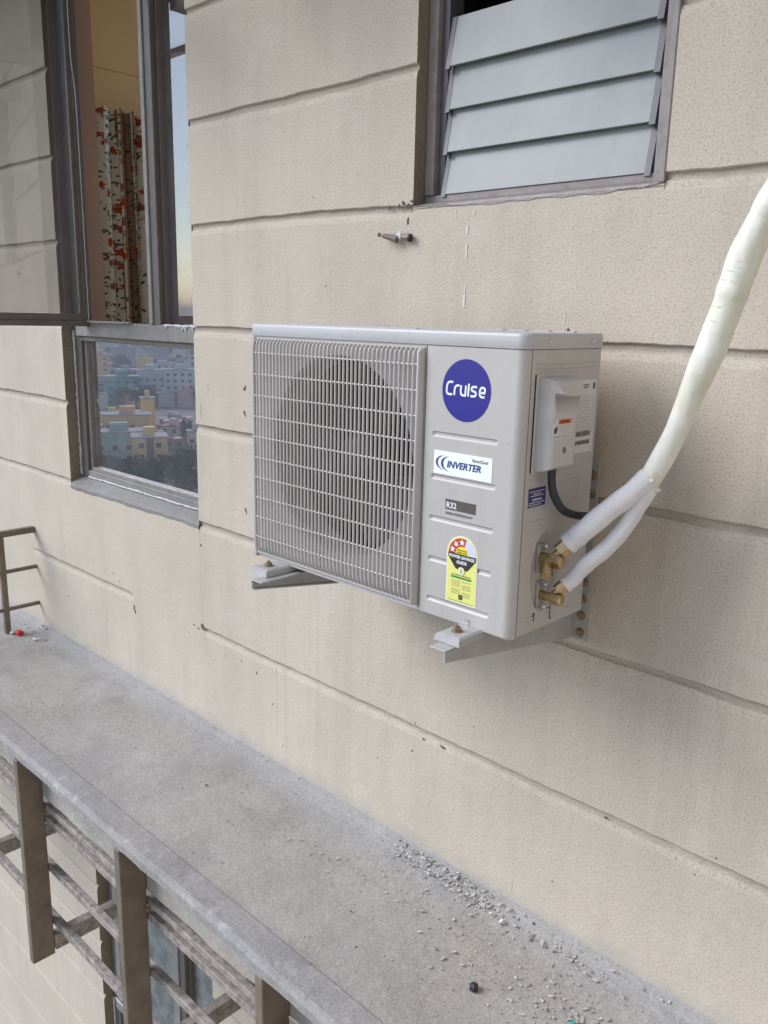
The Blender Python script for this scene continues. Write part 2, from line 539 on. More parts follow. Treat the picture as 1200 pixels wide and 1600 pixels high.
def wn(seed):
    r = random.Random(seed)
    ph = [r.uniform(0, 6.28) for _ in range(5)]; fr = [r.uniform(1.2, 3), r.uniform(5, 9), r.uniform(16, 26), r.uniform(45, 60), r.uniform(90, 130)]
    am = [0.0022, 0.0012, 0.0008, 0.0005, 0.0004]
    return lambda x: sum(a * math.sin(f * x + p) for a, f, p in zip(am, fr, ph))
gw = [wn(100 + i) for i in range(len(groove_nom))]
gw2 = [wn(300 + i) for i in range(len(groove_nom))]
def sstep(a, b, x):
    t = max(0, min(1, (x - a) / (b - a))); return t * t * (3 - 2 * t)
def gz(i, x):
    z = groove_nom[i] + gw[i](x)
    if i == 10:  z += -0.013 * sstep(-0.75, 0.5, x)
    if i == 7:   z += 0.006 * sstep(0.5, 0.85, x) - 0.006 * sstep(-0.1, 0.18, x) * (1 - sstep(0.3, 0.8, x))
    return z
GD = 0.009
def gdepth(i, x):
    d = GD
    if i == 11:                              # plastered over between the window's edge and the ledge end
        d *= 1 - sstep(-1.215, -1.20, x) * (1 - sstep(-0.745, -0.735, x))
        d *= sstep(-2.12, -1.98, x)
    return d
def column(x, z0, z1):
    """(y, z) profile of the wall between z0 and z1"""
    pts = [(0.0, z1)]
    for i in range(len(groove_nom)):
        g = gz(i, x)
        h = 0.0215 + gw2[i](x) * 0.9
        d = gdepth(i, x)
        rows = [(0.0, g + 0.0015), (d * 0.15, g), (d, g - 0.0015), (d, g - h + 0.008), (d * 0.4, g - h + 0.004), (0.0, g - h - 0.012)]
        if groove_nom[i] < z1 - 0.001 and groove_nom[i] > z0 + 0.03:
            pts += [(y, z) for y, z in rows]
    pts.append((0.0, z0))
    return pts
def wall_patch(mb, x0, x1, z0, z1, step, gm=None):
    n = max(1, int(round((x1 - x0) / step)))
    prev = None
    for k in range(n + 1):
        x = x0 + (x1 - x0) * k / n
        c = column(x, z0, z1)
        if prev:
            px, pc = prev
            for j in range(len(c) - 1):
                a = (px, pc[j][0], pc[j][1]); b = (px, pc[j + 1][0], pc[j + 1][1])
                d = (x, c[j][0], c[j][1]); e = (x, c[j + 1][0], c[j + 1][1])
                (gv if max(pc[j][0], pc[j + 1][0]) > 0.004 and min(pc[j][0], pc[j + 1][0]) > 0.003 else mb).quad(a, b, e, d)
        prev = (x, c)
def jamb(mb, x, z0, z1, ydeep, right):
    c = column(x, z0, z1)
    rj = random.Random(int(x * 1000))
    for j in range(len(c) - 1):
        a = (x, c[j][0], c[j][1]); b = (x, c[j + 1][0], c[j + 1][1])
        d = (x, ydeep, c[j][1]); e = (x, ydeep, c[j + 1][1])
        if right: mb.quad(a, b, e, d)
        else: mb.quad(a, d, e, b)
ZB, ZT = -8.6, 4.2
wall = MB(); gv = MB()
xs = [-9.0, WA, WB, WC, WD, 2.6]
def zspans(x0, x1):
    holes = sorted([(h[2], h[3]) for h in OPEN if abs(h[0] - x0) < 1e-4 and abs(h[1] - x1) < 1e-4])
    out = []; z = ZB
    for a, b in holes:
        out.append((z, a)); z = b
    out.append((z, ZT))
    return out
for x0, x1 in zip(xs[:-1], xs[1:]):
    for z0, z1 in zspans(x0, x1):
        if x0 < -8:
            wall_patch(wall, -9.0, -3.2, z0, z1, 0.12)
            wall_patch(wall, -3.2, x1, z0, z1, 0.012)
        else:
            wall_patch(wall, x0, x1, z0, z1, 0.012)
wall.build('wall', M_stucco, bld)
gv.build('groove', M_groove, bld)
# the tower carries on below to the street
low = MB(); low.box(-9, 2.6, 0.0, 0.3, -46, ZB - 0.001); low.build('wall', M_stucco, bld)
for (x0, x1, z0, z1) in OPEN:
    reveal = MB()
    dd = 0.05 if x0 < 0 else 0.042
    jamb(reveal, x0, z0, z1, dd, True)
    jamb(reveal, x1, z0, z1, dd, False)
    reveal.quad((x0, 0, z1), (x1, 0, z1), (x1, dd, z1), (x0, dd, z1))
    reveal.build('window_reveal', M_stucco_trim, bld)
# the wing the photographer leans out of: closes the ledge off on the right
wing = MB(); wing.box(2.2, 2.5, -9.0, 0.3, -46, 16); wing.build('wing_wall', M_stucco, bld)
upm = MB(); upm.box(-9, 2.3, 0.0, 1.2, 4.2005, 16); upm.build('wall', M_stucco, bld)

# ------------------------------------------------------------------ ledges
LZ = -0.838
def ledge(z, x0, x1, detail):
    led = MB()
    n = int((x1 - x0) / (0.02 if detail else 0.25)); ys = [0.004, -0.012, -0.03, -0.055, -0.09, -0.16, -0.24, -0.32, -0.40, -0.4785]
    fil = MB()
    e1 = wn(900); e2 = wn(901); e3 = wn(902)
    def hz(x, y):
        up = 0.016 * math.exp(-(max(0.0, -y) / 0.035) ** 1.3)
        return z + up * (1 + 40 * e3(x)) + 0.5 * e1(x * 1.3 + y * 5) + 0.4 * e2(x - y * 7)
    for i in range(n):
        xa = x0 + (x1 - x0) * i / n; xb = x0 + (x1 - x0) * (i + 1) / n
        for j in range(len(ys) - 1):
            a, b = ys[j], ys[j + 1]
            tgt = fil if j < 4 else led
            tgt.quad((xa, a, hz(xa, a)), (xa, b, hz(xa, b)), (xb, b, hz(xb, b)), (xb, a, hz(xb, a)), True)
    led.build('ledge_top', M_ledge, bld)
    fil.build('ledge_fillet', M_fillet, bld)
    cb = MB()
    for i in range(n):
        xa = x0 + (x1 - x0) * i / n; xb = x0 + (x1 - x0) * (i + 1) / n
        za, zb = z + 0.006 + 0.4 * e1(xa), z + 0.006 + 0.4 * e1(xb)
        wa_, wb_ = 1.2 * e2(xa), 1.2 * e2(xb)
        prof = [(-0.478, -0.03), (-0.4785, -0.001), (-0.481, 0), (-0.543, 0.0), (-0.552, -0.004), (-0.557, -0.012), (-0.5565, -0.034), (-0.478, -0.036)]
        for (ya, dz), (yb, dz2) in zip(prof[:-1], prof[1:]):
            oa = wa_ if ya < -0.52 else 0; ob = wa_ if yb < -0.52 else 0
            oc = wb_ if yb < -0.52 else 0; od = wb_ if ya < -0.52 else 0
            cb.quad((xa, ya + oa, za + dz), (xa, yb + ob, za + dz2), (xb, yb + oc, zb + dz2), (xb, ya + od, zb + dz), dz2 > -0.03)
    cb.build('ledge_curb', M_curb, bld)
    fa = MB()
    for i in range(n):
        xa = x0 + (x1 - x0) * i / n; xb = x0 + (x1 - x0) * (i + 1) / n
        rows = [z - 0.029, z - 0.08, z - 0.14, z - 0.192]
        for r0, r1 in zip(rows[:-1], rows[1:]):
            f = lambda x, r: (x, -0.4755 + 1.5 * e2(x + r * 9), r + (0.002 + e1(x) if r < z - 0.19 else 0))
            fa.quad(f(xa, r0), f(xa, r1), f(xb, r1), f(xb, r0), True)
        fa.quad((xa, -0.4755 + 1.5 * e2(xa + rows[3] * 9), rows[3] + 0.002 + e1(xa)), (xa, 0.005, rows[3]), (xb, 0.005, rows[3]), (xb, -0.4755 + 1.5 * e2(xb + rows[3] * 9), rows[3] + 0.002 + e1(xb)))
    fa.build('ledge_fascia', M_fascia, bld)
ledge(LZ, -9.0, 2.6, True)
ledge(LZ + UP, -9.0, 2.6, False)
ledge(LZ - FH, -9.0, 2.6, False)

# ------------------------------------------------------------------ rooms behind the windows
M_room = mat('tan_room_wall', (0.5, 0.36, 0.2), 0.9, spec=0.2, build=mottled((0.82, 0.56, 0.28), 0.05, 2))
M_inrev = mat('pinkish_inner_reveal', (0.4, 0.25, 0.2), 0.9, spec=0.2, build=mottled((0.50, 0.31, 0.23), 0.05, 3))
M_roomfl = mat('room_floor', (0.25, 0.2, 0.16), 0.5, build=mottled((0.25, 0.2, 0.16), 0.15, 3))
def room(o, x0, x1, z0, z1, depth, wm):
    (a, b, c, d) = o
    m = MB(); y0 = 0.19; y1 = y0 + depth
    m.quad((x0, y0, z0), (x0, y1, z0), (x0, y1, z1), (x0, y0, z1))
    m.quad((x1, y0, z0), (x1, y0, z1), (x1, y1, z1), (x1, y1, z0))
    if wm is M_room:  # unseen opening added in the back wall to let sky light in
        for (p, q, r, s_) in ((x0, x0 + .1, z0, z1), (x1 - .15, x1, z0, z1), (x0 + .1, x1 - .15, z0, z0 + .3), (x0 + .1, x1 - .15, z1 - .15, z1)):
            m.quad((p, y1, r), (q, y1, r), (q, y1, s_), (p, y1, s_))
    else:
        m.quad((x0, y1, z0), (x1, y1, z0), (x1, y1, z1), (x0, y1, z1))
    m.quad((x0, y0, z1), (x0, y1, z1), (x1, y1, z1), (x1, y0, z1))
    for (p, q, r, s_) in ((x0, a, z0, z1), (b, x1, z0, z1), (a, b, z0, c), (a, b, d, z1)):
        m.quad((p, y0, r), (p, y0, s_), (q, y0, s_), (q, y0, r))
    m.build('room_walls', wm, bld)
    f = MB(); f.quad((x0, y0, z0), (x1, y0, z0), (x1, y1, z0), (x0, y1, z0)); f.build('room_floor', M_roomfl, bld)
    r = MB(); e = 0.0506 if a < 0 else 0.0426
    r.box(a - 0.03, a, e, y0, c - 0.03, d + 0.03); r.box(b, b + 0.03, e, y0, c - 0.03, d + 0.03)
    r.box(a, b, e + 0.03, y0, c - 0.03, c - 0.002); r.box(a, b, e, y0, d + 0.001, d + 0.03)
    r.build('inner_reveal', M_inrev if wm is M_room else wm, bld)
room(WIN[0], -1.96, 0.1, -0.78, 2.24, 0.85, M_room)  # kept shallow so the added back opening brightens the curtain
room(WIN[1], 0.11, 1.6, -0.78, 2.24, 1.6, M_dark)
room(WINL[0], -1.96, 0.1, -0.78 - FH, 2.24 - FH, 3.0, M_room)
room(WINL[1], 0.11, 1.6, -0.78 - FH, 2.24 - FH, 1.6, M_dark)
# moulding line on the room's side wall
mo = MB(); mo.box(-1.96, -1.953, 0.19, 1.03, 1.548, 1.560); mo.build('wall_moulding', M_room, bld)

# ------------------------------------------------------------------ casement windows
def casement(dz, opened):
    z0 = -0.122 + dz; z1 = (2.03 if opened else -1.12 - (-FH)) + dz if opened else -1.12
    fr = MB()
    yf = 0.045; yb = 0.095
    b = 0.0015
    zt = 0.455 + dz; zu = 0.522 + dz          # transom
    jl = WA + 0.004
    fr.box(jl, WA + 0.066, yf, yb, z0 + 0.03, z1, b)              # left frame, wide
    fr.box(WB - 0.05, WB - 0.002, yf, yb, z0 + 0.03, z1, b)       # right frame
    fr.box(WA + 0.066, WB - 0.05, yf, yb, z1 - 0.05, z1 - 0.002, b)
    frame = fr.build('casement_window', M_alu, bld)
    bt = MB(); bt.box(WA + 0.0665, WB - 0.0505, yf, yb, z0 + 0.028, z0 + 0.06, b); bt.build('bottom_rail', M_alu_grey, frame)
    tr = MB()
    tr.box(WA + 0.05, WB - 0.03, yf - 0.012, yb - 0.002, zt + 0.012, zu, 0.002)
    tr.build('transom', M_alu_grey, frame)
    tr = MB()
    tr.box(WA + 0.0665, WB - 0.051, yf - 0.002, yb - 0.02, zt - 0.006, zt + 0.0115, 0.0015)
    tr.build('transom_bead', M_alu, frame)
    # mullion: a light face strip and a deep dark body
    mu = MB(); mu.box(-1.052, -1.03, yf - 0.018, yf + 0.03, zu + 0.0005, z1 - 0.0505, 0.0015)
    mu.build('mullion_strip', M_alu_grey, frame)
    mu = MB(); mu.box(-1.0298, -0.990, yf - 0.012, yb, zu + 0.0005, z1 - 0.0505, 0.0015)
    mu.box(-0.9898, -0.978, yf + 0.006, yb, zu + 0.0005, z1 - 0.0505, 0.001)
    mu.build('mullion', M_alu, frame)
    # inner bead of lower pane
    be = MB()
    be.box(WA + 0.0662, WA + 0.082, yf + 0.012, yf + 0.028, z0 + 0.0605, zt - 0.0065, 0.001)
    be.box(WA + 0.0825, WB - 0.0505, yf + 0.008, yf + 0.028, z0 + 0.0602, z0 + 0.074, 0.001)
    be.build('glazing_bead', M_alu_grey, frame)
    g = MB(); g.box(WA + 0.083, WB - 0.051, 0.070, 0.074, z0 + 0.0745, zt - 0.007)
    g.build('glass_pane', M_glass if opened else M_teal, frame)
    g = MB(); g.box(-0.9775, WB - 0.051, 0.070, 0.074, zu + 0.001, z1 - 0.051)
    g.build('glass_pane', M_glass if opened else M_teal, frame)
    # sealant runs
    rs = random.Random(5)
    def bead(p0, p1, n, r):
        pts = []
        for i in range(n + 1):
            t = i / n
            p = Vector(p0).lerp(Vector(p1), t) + Vector((rs.uniform(-1, 1), rs.uniform(-1, 1), rs.uniform(-1, 1))) * r * 0.35
            pts.append(p)
        se = MB(); se.tube(pts, lambda i: r * rs.uniform(0.6, 1.25), 7); se.build('sealant', M_seal, frame)
    bead((WA + 0.010, yf - 0.001, z0 + 0.035), (WA + 0.010, yf - 0.001, zt + 0.03), 60, 0.0052)
    bead((WA + 0.05, yf - 0.0125, zu - 0.002), (-1.25, yf - 0.0125, zu - 0.001), 30, 0.003)
    bead((-0.97, yf - 0.012, zu - 0.001), (WB - 0.03, yf - 0.012, zu - 0.001), 24, 0.0045)
    bead((WA + 0.07, yf - 0.001, z0 + 0.034), (WB - 0.03, yf - 0.001, z0 + 0.034), 50, 0.0036)
    for k in range(10):
        x = rs.uniform(-0.95, -0.8); se = MB(); se.tube([(x, yf - 0.013, zu), (x + rs.uniform(-.02, .02), yf - 0.014, zu - rs.uniform(0.004, 0.02))], 0.0022, 6); se.build('sealant_smear', M_seal, frame)
    # sloping cement sill, ragged outer edge
    si = MB(); n = 60
    e = wn(77)
    for i in range(n):
        xa = WA + (WB - WA) * i / n; xb = WA + (WB - WA) * (i + 1) / n
        ea, eb = e(xa * 2), e(xb * 2)
        for (ya, za, yb_, zb) in ((0.05, 0.030, 0.004, 0.008), (0.004, 0.008, -0.003, -0.002), (-0.003, -0.002, -0.0015, -0.014), (-0.0015, -0.014, 0.004, -0.020)):
            fa = lambda x, y, zz, ee: (x, y + (ee * 0.4 if y < 0.01 else 0), z0 + zz + (ee * 0.9 if zz < 0 else 0))
            si.quad(fa(xa, ya, za, ea), fa(xa, yb_, zb, ea), fa(xb, yb_, zb, eb), fa(xb, ya, za, eb), True)
    si.build('sill', M_sill, frame)
    if not opened:
        # lower storey: one sash shut
        s = MB(); z2, z3 = zu + 0.001, z1 - 0.0505
        s.box(WA + 0.067, WA + 0.105, yf - 0.008, yf + 0.03, z2, z3, 0.001)
        s.box(-1.09, -1.0525, yf - 0.008, yf + 0.03, z2, z3, 0.001)
        s.build('sash_frame', M_alu_grey, frame)
        g = MB(); g.box(WA + 0.1055, -1.0905, 0.058, 0.062, z2, z3); g.build('glass_pane', M_teal, frame)
        return frame
    # opened sash: swings outwards on a friction hinge at the left jamb
    P0 = Vector((-1.503, 0.040, 0)); d = Vector((-0.07, -0.48, 0)).normalized(); nrm = Vector((d.y, -d.x, 0))
    W = 0.50; za, zb = 0.505, 1.78
    def sbox(mb, a0, a1, t0, t1, h0, h1, bb=0.0015):
        t = MB(); t.box(a0, a1, t0, t1, h0, h1, bb)
        mb.add([tuple(P0 + d * v[0] + nrm * v[1] + Vector((0, 0, v[2]))) for v in t.v], t.f)
    s = MB()
    # bottom rail, in two steps, and the stiles
    sbox(s, 0, W, -0.018, 0.018, za, za + 0.020)
    sbox(s, 0.0, W, -0.012, 0.012, za + 0.0205, za + 0.046)
    sbox(s, 0, W, -0.018, 0.018, zb - 0.046, zb)
    sbox(s, 0, 0.022, -0.0118, 0.0118, za + 0.0465, zb - 0.0465)
    sbox(s, 0.0222, 0.036, -0.008, 0.008, za + 0.0465, zb - 0.0465)
    sbox(s, W - 0.04, W, -0.0118, 0.0118, za + 0.0465, zb - 0.0465)
    s.build('sash_frame', M_alu, frame)
    g = MB(); sbox(g, 0.0365, W - 0.0405, -0.002, 0.002, za + 0.047, zb - 0.047, 0)
    g.build('sash_pane', M_sash, frame)
    # stay arm and loose cord beside the sash
    h = MB(); h.box(-1.56, -1.18, 0.020, 0.034, 0.5225, 0.5265); h.build('stay_arm', M_galv, frame)
    c = MB(); c.tube(spline([(-1.495, 0.02, 1.75), (-1.485, 0.015, 1.45), (-1.475, 0.02, 1.30), (-1.489, 0.03, 1.0), (-1.492, 0.032, 0.53)], 8), 0.0016, 6)
    c.build('cord', M_seal, frame)
    return frame
casement(0, True)
casement(-FH, False)

# ------------------------------------------------------------------ louvred window
def louvre(dz):
    z0 = 0.815 + dz; z1 = 1.75 + dz
    f = MB()
    # outer band of the frame: left and bottom deep-set, right flush with the wall
    f.box(WC + 0.001, WC + 0.028, 0.036, 0.10, z0 + 0.028, z1, 0.002)
    f.box(WD - 0.014, WD - 0.0005, -0.002, 0.10, z0 + 0.002, z1, 0.002)
    f.box(WD - 0.030, WD - 0.0145, 0.010, 0.10, z0 + 0.002, z1, 0.002)
    f.box(WC + 0.001, WD - 0.0305, 0.040, 0.10, z0 + 0.002, z0 + 0.0275, 0.002)
    f.box(WC + 0.001, WD - 0.031, 0.036, 0.10, z1 - 0.03, z1 - 0.001, 0.002)
    frame = f.build('louvre_window', M_lframe, bld)
    s = MB(); n = 40; e = wn(66)
    for i in range(n):
        xa = WC + (WD - WC) * i / n; xb = WC + (WD - WC) * (i + 1) / n
        ea, eb = e(xa * 3), e(xb * 3)
        for (ya, za, yb, zb) in ((0.041, 0.014, 0.0, 0.002), (0.0, 0.002, -0.002, -0.004), (-0.002, -0.004, 0.003, -0.010)):
            s.quad((xa, ya, z0 + za), (xa, yb, z0 + zb + (ea * 1.5 if zb < 0 else 0)), (xb, yb, z0 + zb + (eb * 1.5 if zb < 0 else 0)), (xb, ya, z0 + za), True)
    s.build('sill', M_lframe, frame)
    c = MB()
    c.box(WC + 0.0285, WC + 0.048, 0.052, 0.10, z0 + 0.028, z1 - 0.031, 0.001)
    c.build('channel', M_lclip, frame); c = MB()
    c.box(WD - 0.055, WD - 0.0305, 0.056, 0.10, z0 + 0.028, z1 - 0.031, 0.001)
    c.build('channel', M_lclip, frame)
    zs = [0.843, 0.934, 1.024, 1.1125, 1.202, 1.291, 1.38, 1.47, 1.56] if dz == 0 else [0.843 + 0.09 * i for i in range(9)]
    for i, zb in enumerate(zs):
        zb += dz
        if i == 4: continue
        # blade leans: bottom edge out, top edge in
        by, ty, hh = 0.039 + 0.002 * ((i * 7) % 3 - 1), 0.058, 0.104
        if i == 4: by, ty, hh = 0.010, 0.11, 0.055
        g = MB()
        xa, xb = WC + 0.062, WD - 0.060
        t = 0.005
        vs = [(xa, by, zb), (xb, by, zb), (xb, ty, zb + hh), (xa, ty, zb + hh), (xa, by + t, zb - 0.001), (xb, by + t, zb - 0.001), (xb, ty + t, zb + hh - 0.001), (xa, ty + t, zb + hh - 0.001)]
        g.add(vs, [(0, 1, 2, 3), (7, 6, 5, 4), (0, 4, 5, 1), (3, 2, 6, 7), (0, 3, 7, 4), (1, 5, 6, 2)])
        g.build('glass_slat', M_frost, frame)
        for (xc0, xc1) in ((xa - 0.009, xa + 0.003), (xb - 0.003, xb + 0.010)):
            k = MB(); o = 0.0015
            vs = [(xc0, by - o, zb - 0.006), (xc1, by - o, zb - 0.006), (xc1, ty - o, zb + hh), (xc0, ty - o, zb + hh), (xc0, by + t + o, zb - 0.007), (xc1, by + t + o, zb - 0.007), (xc1, ty + t + o, zb + hh), (xc0, ty + t + o, zb + hh)]
            k.add(vs, [(0, 1, 2, 3), (7, 6, 5, 4), (0, 4, 5, 1), (3, 2, 6, 7), (0, 3, 7, 4), (1, 5, 6, 2)])
            k.build('slat_clip', M_lclip, frame)
    return frame
louvre(0)
louvre(-FH)

# drilled holes, cracks and chips in the stucco (shallow dark pits)
def blob(mb, x, z, rx, rz, y=-0.0008, n=9, seed=0):
    r = random.Random(seed * 17 + int(x * 1000))
    ring = []
    for i in range(n):
        a = 2 * math.pi * i / n
        k = r.uniform(0.6, 1.2)
        ring.append((x + math.cos(a) * rx * k, 0.0, z + math.sin(a) * rz * k))
    ring2 = [(x + (p[0] - x) * 0.8, 0.0, z + (p[2] - z) * 0.8) for p in ring]
    mb.add([(p[0], y * 0.2, p[2]) for p in ring] + [(p[0], y, p[2]) for p in ring2], [(i, (i + 1) % n, n + (i + 1) % n, n + i) for i in range(n)])
    mb.add([(p[0], y, p[2]) for p in ring2], [tuple(range(n))])
M_pit = mat('pit_shadow', (0.10, 0.085, 0.075), 0.95)
for i, (x, z, a, b) in enumerate([(-0.481, 0.346, .007, .008), (-0.476, 0.352, .003, .007), (-0.483, 0.275, .007, .008), (-0.479, 0.268, .003, .008), (-0.484, -0.025, .006, .008), (-0.481, -0.034, .0025, .005),
                                  (-1.196, -0.532, .006, .016), (-1.190, -0.548, .007, .007), (-0.735, -0.19, .005, .006), (-0.74, -0.478, .010, .010), (-0.765, -0.492, .010, .003),
                                  (-0.79, -0.486, .008, .003), (0.150, 0.826, .008, .006), (0.165, 0.818, .006, .008), (0.135, 0.820, .005, .006), (0.104, 0.818, .004, .007), (0.178, 0.829, .007, .004), (0.165, 0.785, .004, .010),
                                  (-0.52, -0.535, .004, .004), (-0.44, -0.55, .003, .008), (-0.36, -0.63, .003, .003), (-1.4, -0.42, .003, .003), (-1.35, -0.43, .005, .003), (-1.30, -0.45, .004, .003), (-1.64, 0.27, .003, .003), (0.62, 0.545, .004, .006),
                                  (0.27, -0.505, .008, .003), (0.335, -0.503, .01, .004), (0.80, -0.486, .006, .004), (0.5, 0.5, .004, .003)]):
    pit = MB(); blob(pit, x, z, a, b, seed=i); pit.build('chip_mark', M_pit, bld)
pit = MB()
r = random.Random(11)
for i in range(70):
    blob(pit, r.uniform(-2.2, 1.1), r.uniform(-0.8, 1.4) if i % 2 else r.uniform(-0.8, -0.45), r.uniform(.0010, .0028), r.uniform(.0010, .0035), seed=50 + i)
pit.build('pin_holes', M_pit, bld)['kind'] = 'stuff'
M_crack = mat('crack_shadow', (0.36, 0.315, 0.265), 0.95)
def crack(pts, w):
    cr = MB(); cr.tube([(x, -0.0001, z) for x, z in pts], lambda i: 0.6 * w * random.uniform(0.5, 1.2), 5); cr.build('crack', M_crack, bld)
crack([(-0.671, 0.352), (-0.670, 0.335), (-0.672, 0.315)], 0.0016)
crack([(-0.716, 0.285), (-0.712, 0.27), (-0.714, 0.250), (-0.712, 0.238)], 0.002)
crack([(-0.742, -0.14), (-0.741, -0.25), (-0.743, -0.36), (-0.741, -0.47)], 0.0007)
crack([(-1.42, -0.62), (-1.421, -0.70), (-1.419, -0.77)], 0.0010)
crack([(0.575, -0.74), (0.572, -0.765), (0.57, -0.80)], 0.0007)
crack([(-0.34, -0.50), (-0.338, -0.60), (-0.341, -0.72)], 0.0006)
crack([(-1.15, -0.60), (-1.1, -0.585), (-1.03, -0.592), (-0.98, -0.60)], 0.0008)
# pale drips under the louvred window
dr = MB()
def drip(x, z0, z1, w):
    n = 10
    for i in range(n):
        if random.random() < 0.3: continue
        za = z0 + (z1 - z0) * i / n; zb = z0 + (z1 - z0) * (i + 0.9) / n
        ww = w * random.uniform(0.4, 1.2)
        dr.quad((x - ww, -0.0012, za), (x + ww, -0.0012, za), (x + ww * 0.8, -0.0012, zb), (x - ww * .9, -0.0012, zb))
drip(0.345, 0.80, 0.62, 0.0022); drip(0.31, 0.80, 0.785, 0.002); drip(0.344, 0.62, 0.59, 0.0035); drip(0.52, 0.66, 0.60, 0.0012); drip(0.363, 0.80, 0.775, 0.0018); drip(0.61, 0.60, 0.53, 0.001)
dr.build('paint_drips', flat('pale_drip', (0.68, 0.66, 0.60)), bld)

# ================================================================== CURTAIN
cv = []; cf = []; nU, nV = 380, 760
cz0, cz1 = -0.6, 1.375
flowers = []
r = random.Random(21)
for k in range(1000):
    flowers.append((r.uniform(0, 1.6), r.uniform(0, 2.0), r.uniform(0.009, 0.021), r.choice([0, 0, 0, 1, 1, 2]), r.uniform(0, 6.28)))
leaves = [(r.uniform(0, 1.6), r.uniform(0, 2.0), r.uniform(0, 3.14), r.uniform(0.008, 0.022), r.choice([0, 0, 1])) for _ in range(6500)]
PAL = [(0.50, 0.075, 0.02), (0.33, 0.13, 0.15), (0.40, 0.26, 0.16)]
LPAL = [(0.075, 0.075, 0.04), (0.20, 0.24, 0.09)]
CELL = 0.026
grid = {}
for i, (u, v, rad, *_) in enumerate(flowers):
    grid.setdefault((int(u / CELL), int(v / CELL)), []).append(('f', i))
for i, (u, v, *_) in enumerate(leaves):
    grid.setdefault((int(u / CELL), int(v / CELL)), []).append(('l', i))
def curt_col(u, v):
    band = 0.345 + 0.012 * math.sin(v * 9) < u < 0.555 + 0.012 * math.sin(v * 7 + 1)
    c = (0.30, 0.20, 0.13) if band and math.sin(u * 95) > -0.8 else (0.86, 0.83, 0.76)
    cu_, cv_ = int(u / CELL), int(v / CELL)
    for a in (-1, 0, 1):
        for b in (-1, 0, 1):
            for t, i in grid.get((cu_ + a, cv_ + b), ()):
                if t == 'l':
                    lu, lv, an, ln, kind = leaves[i]
                    du, dv = u - lu, v - lv
                    p = du * math.cos(an) + dv * math.sin(an); q = -du * math.sin(an) + dv * math.cos(an)
                    if abs(p) < ln / 2 and abs(q) < 0.0030 * (1 - abs(p) / ln * 1.6) + 0.0008: c = LPAL[kind]
                else:
                    fu, fv, rad, kind, ph = flowers[i]
                    du, dv = u - fu, v - fv; dd = math.hypot(du, dv)
                    if dd < rad * (0.78 + 0.20 * math.cos(5 * math.atan2(dv, du) + ph)):
                        return PAL[kind] if dd > rad * 0.2 else (0.3, 0.16, 0.04)
    return c
cols = []
for i in range(nU + 1):
    t = i / nU
    y = 0.255 + 0.42 * t
    ph = t * 2 * math.pi * 6.6
    for j in range(nV + 1):
        w = j / nV
        z = cz0 + (cz1 - cz0) * w
        amp = 0.030 + 0.008 * math.sin(math.pi * t) + 0.008 * math.sin(3 * w + i * 0.05)
        x = -1.875 + amp * math.sin(ph + 0.5 * math.sin(2.2 * w + 1)) + 0.010 * math.sin(2.7 * ph + 1.3 + w)
        yy = y + 0.014 * math.sin(2 * ph + 0.7)
        cv.append((x, yy, z + (0.006 * math.sin(ph * 2) if j == nV else 0)))
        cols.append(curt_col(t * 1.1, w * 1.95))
for i in range(nU):
    for j in range(nV):
        a = i * (nV + 1) + j
        cf.append((a, a + nV + 1, a + nV + 2, a + 1))
me = bpy.data.meshes.new('curtain')
me.from_pydata(cv, [], cf)
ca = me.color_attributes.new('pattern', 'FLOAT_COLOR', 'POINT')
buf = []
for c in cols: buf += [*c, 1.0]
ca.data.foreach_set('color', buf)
me.polygons.foreach_set('use_smooth', [True] * len(cf))
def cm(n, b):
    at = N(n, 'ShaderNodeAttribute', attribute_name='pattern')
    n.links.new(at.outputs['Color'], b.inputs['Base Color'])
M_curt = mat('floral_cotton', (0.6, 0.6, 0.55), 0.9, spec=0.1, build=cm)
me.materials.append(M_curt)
curtain = bpy.data.objects.new('curtain', me); col.objects.link(curtain)
tag(curtain, 'gathered cream curtain with red and green floral print inside the open casement', 'curtain')

# ================================================================== SHADE GRILLES
def grille(dz, xs_f, main):
    root = empty('shade_grille', (xs_f[0], -0.52, LZ + dz - 0.05), None, None)
    bz = dz
    for x in xs_f:
        f = MB()
        f.box(x - 0.026, x + 0.003, -0.556, -0.478, -1.652 + bz, -0.8725 + bz, 0.0022)
        setp(f.build('fin', M_fin, None), root)
        t = MB()
        t.box(x - 0.024, x + 0.014, -0.4775, 0.012, -1.632 + bz, -1.572 + bz, 0.002)
        setp(t.build('bracket_tube', M_tube, None), root)
        t = MB()
        t.box(x + 0.004, x + 0.012, -0.485, -0.470, -1.10 + bz, -1.085 + bz, 0.001)
        setp(t.build('weld_plate', M_rust, None), root)
    x0, x1 = xs_f[0] - 0.026, xs_f[-1] + 0.003
    for (za, zb, ya, yb) in ((-1.088, -1.066, -0.474, -0.452), (-1.136, -1.112, -0.474, -0.452), (-1.328, -1.302, -0.474, -0.450), (-1.540, -1.512, -0.474, -0.450)):
        t = MB(); t.box(x0 - (0.3 if dz == 0 else 2.5), min(x1 + 1.2, 2.59), ya, yb, za + bz, zb + bz, 0.002)
        setp(t.build('cross_tube', M_tube, None), root)
    return root
g1 = grille(0, [-3.64, -2.98, -2.322, -1.66, -0.998, -0.336, 0.298, 0.96, 1.62], True)
tag(g1, 'brown steel shade grille of hanging fins and cross tubes under the cement ledge', 'shade grille')
g2 = grille(UP, [-0.998, -0.336, 0.298, 0.96, 1.62], False)
tag(g2, 'brown steel shade grille under the ledge above, mirrored in the tall casement pane', 'shade grille')

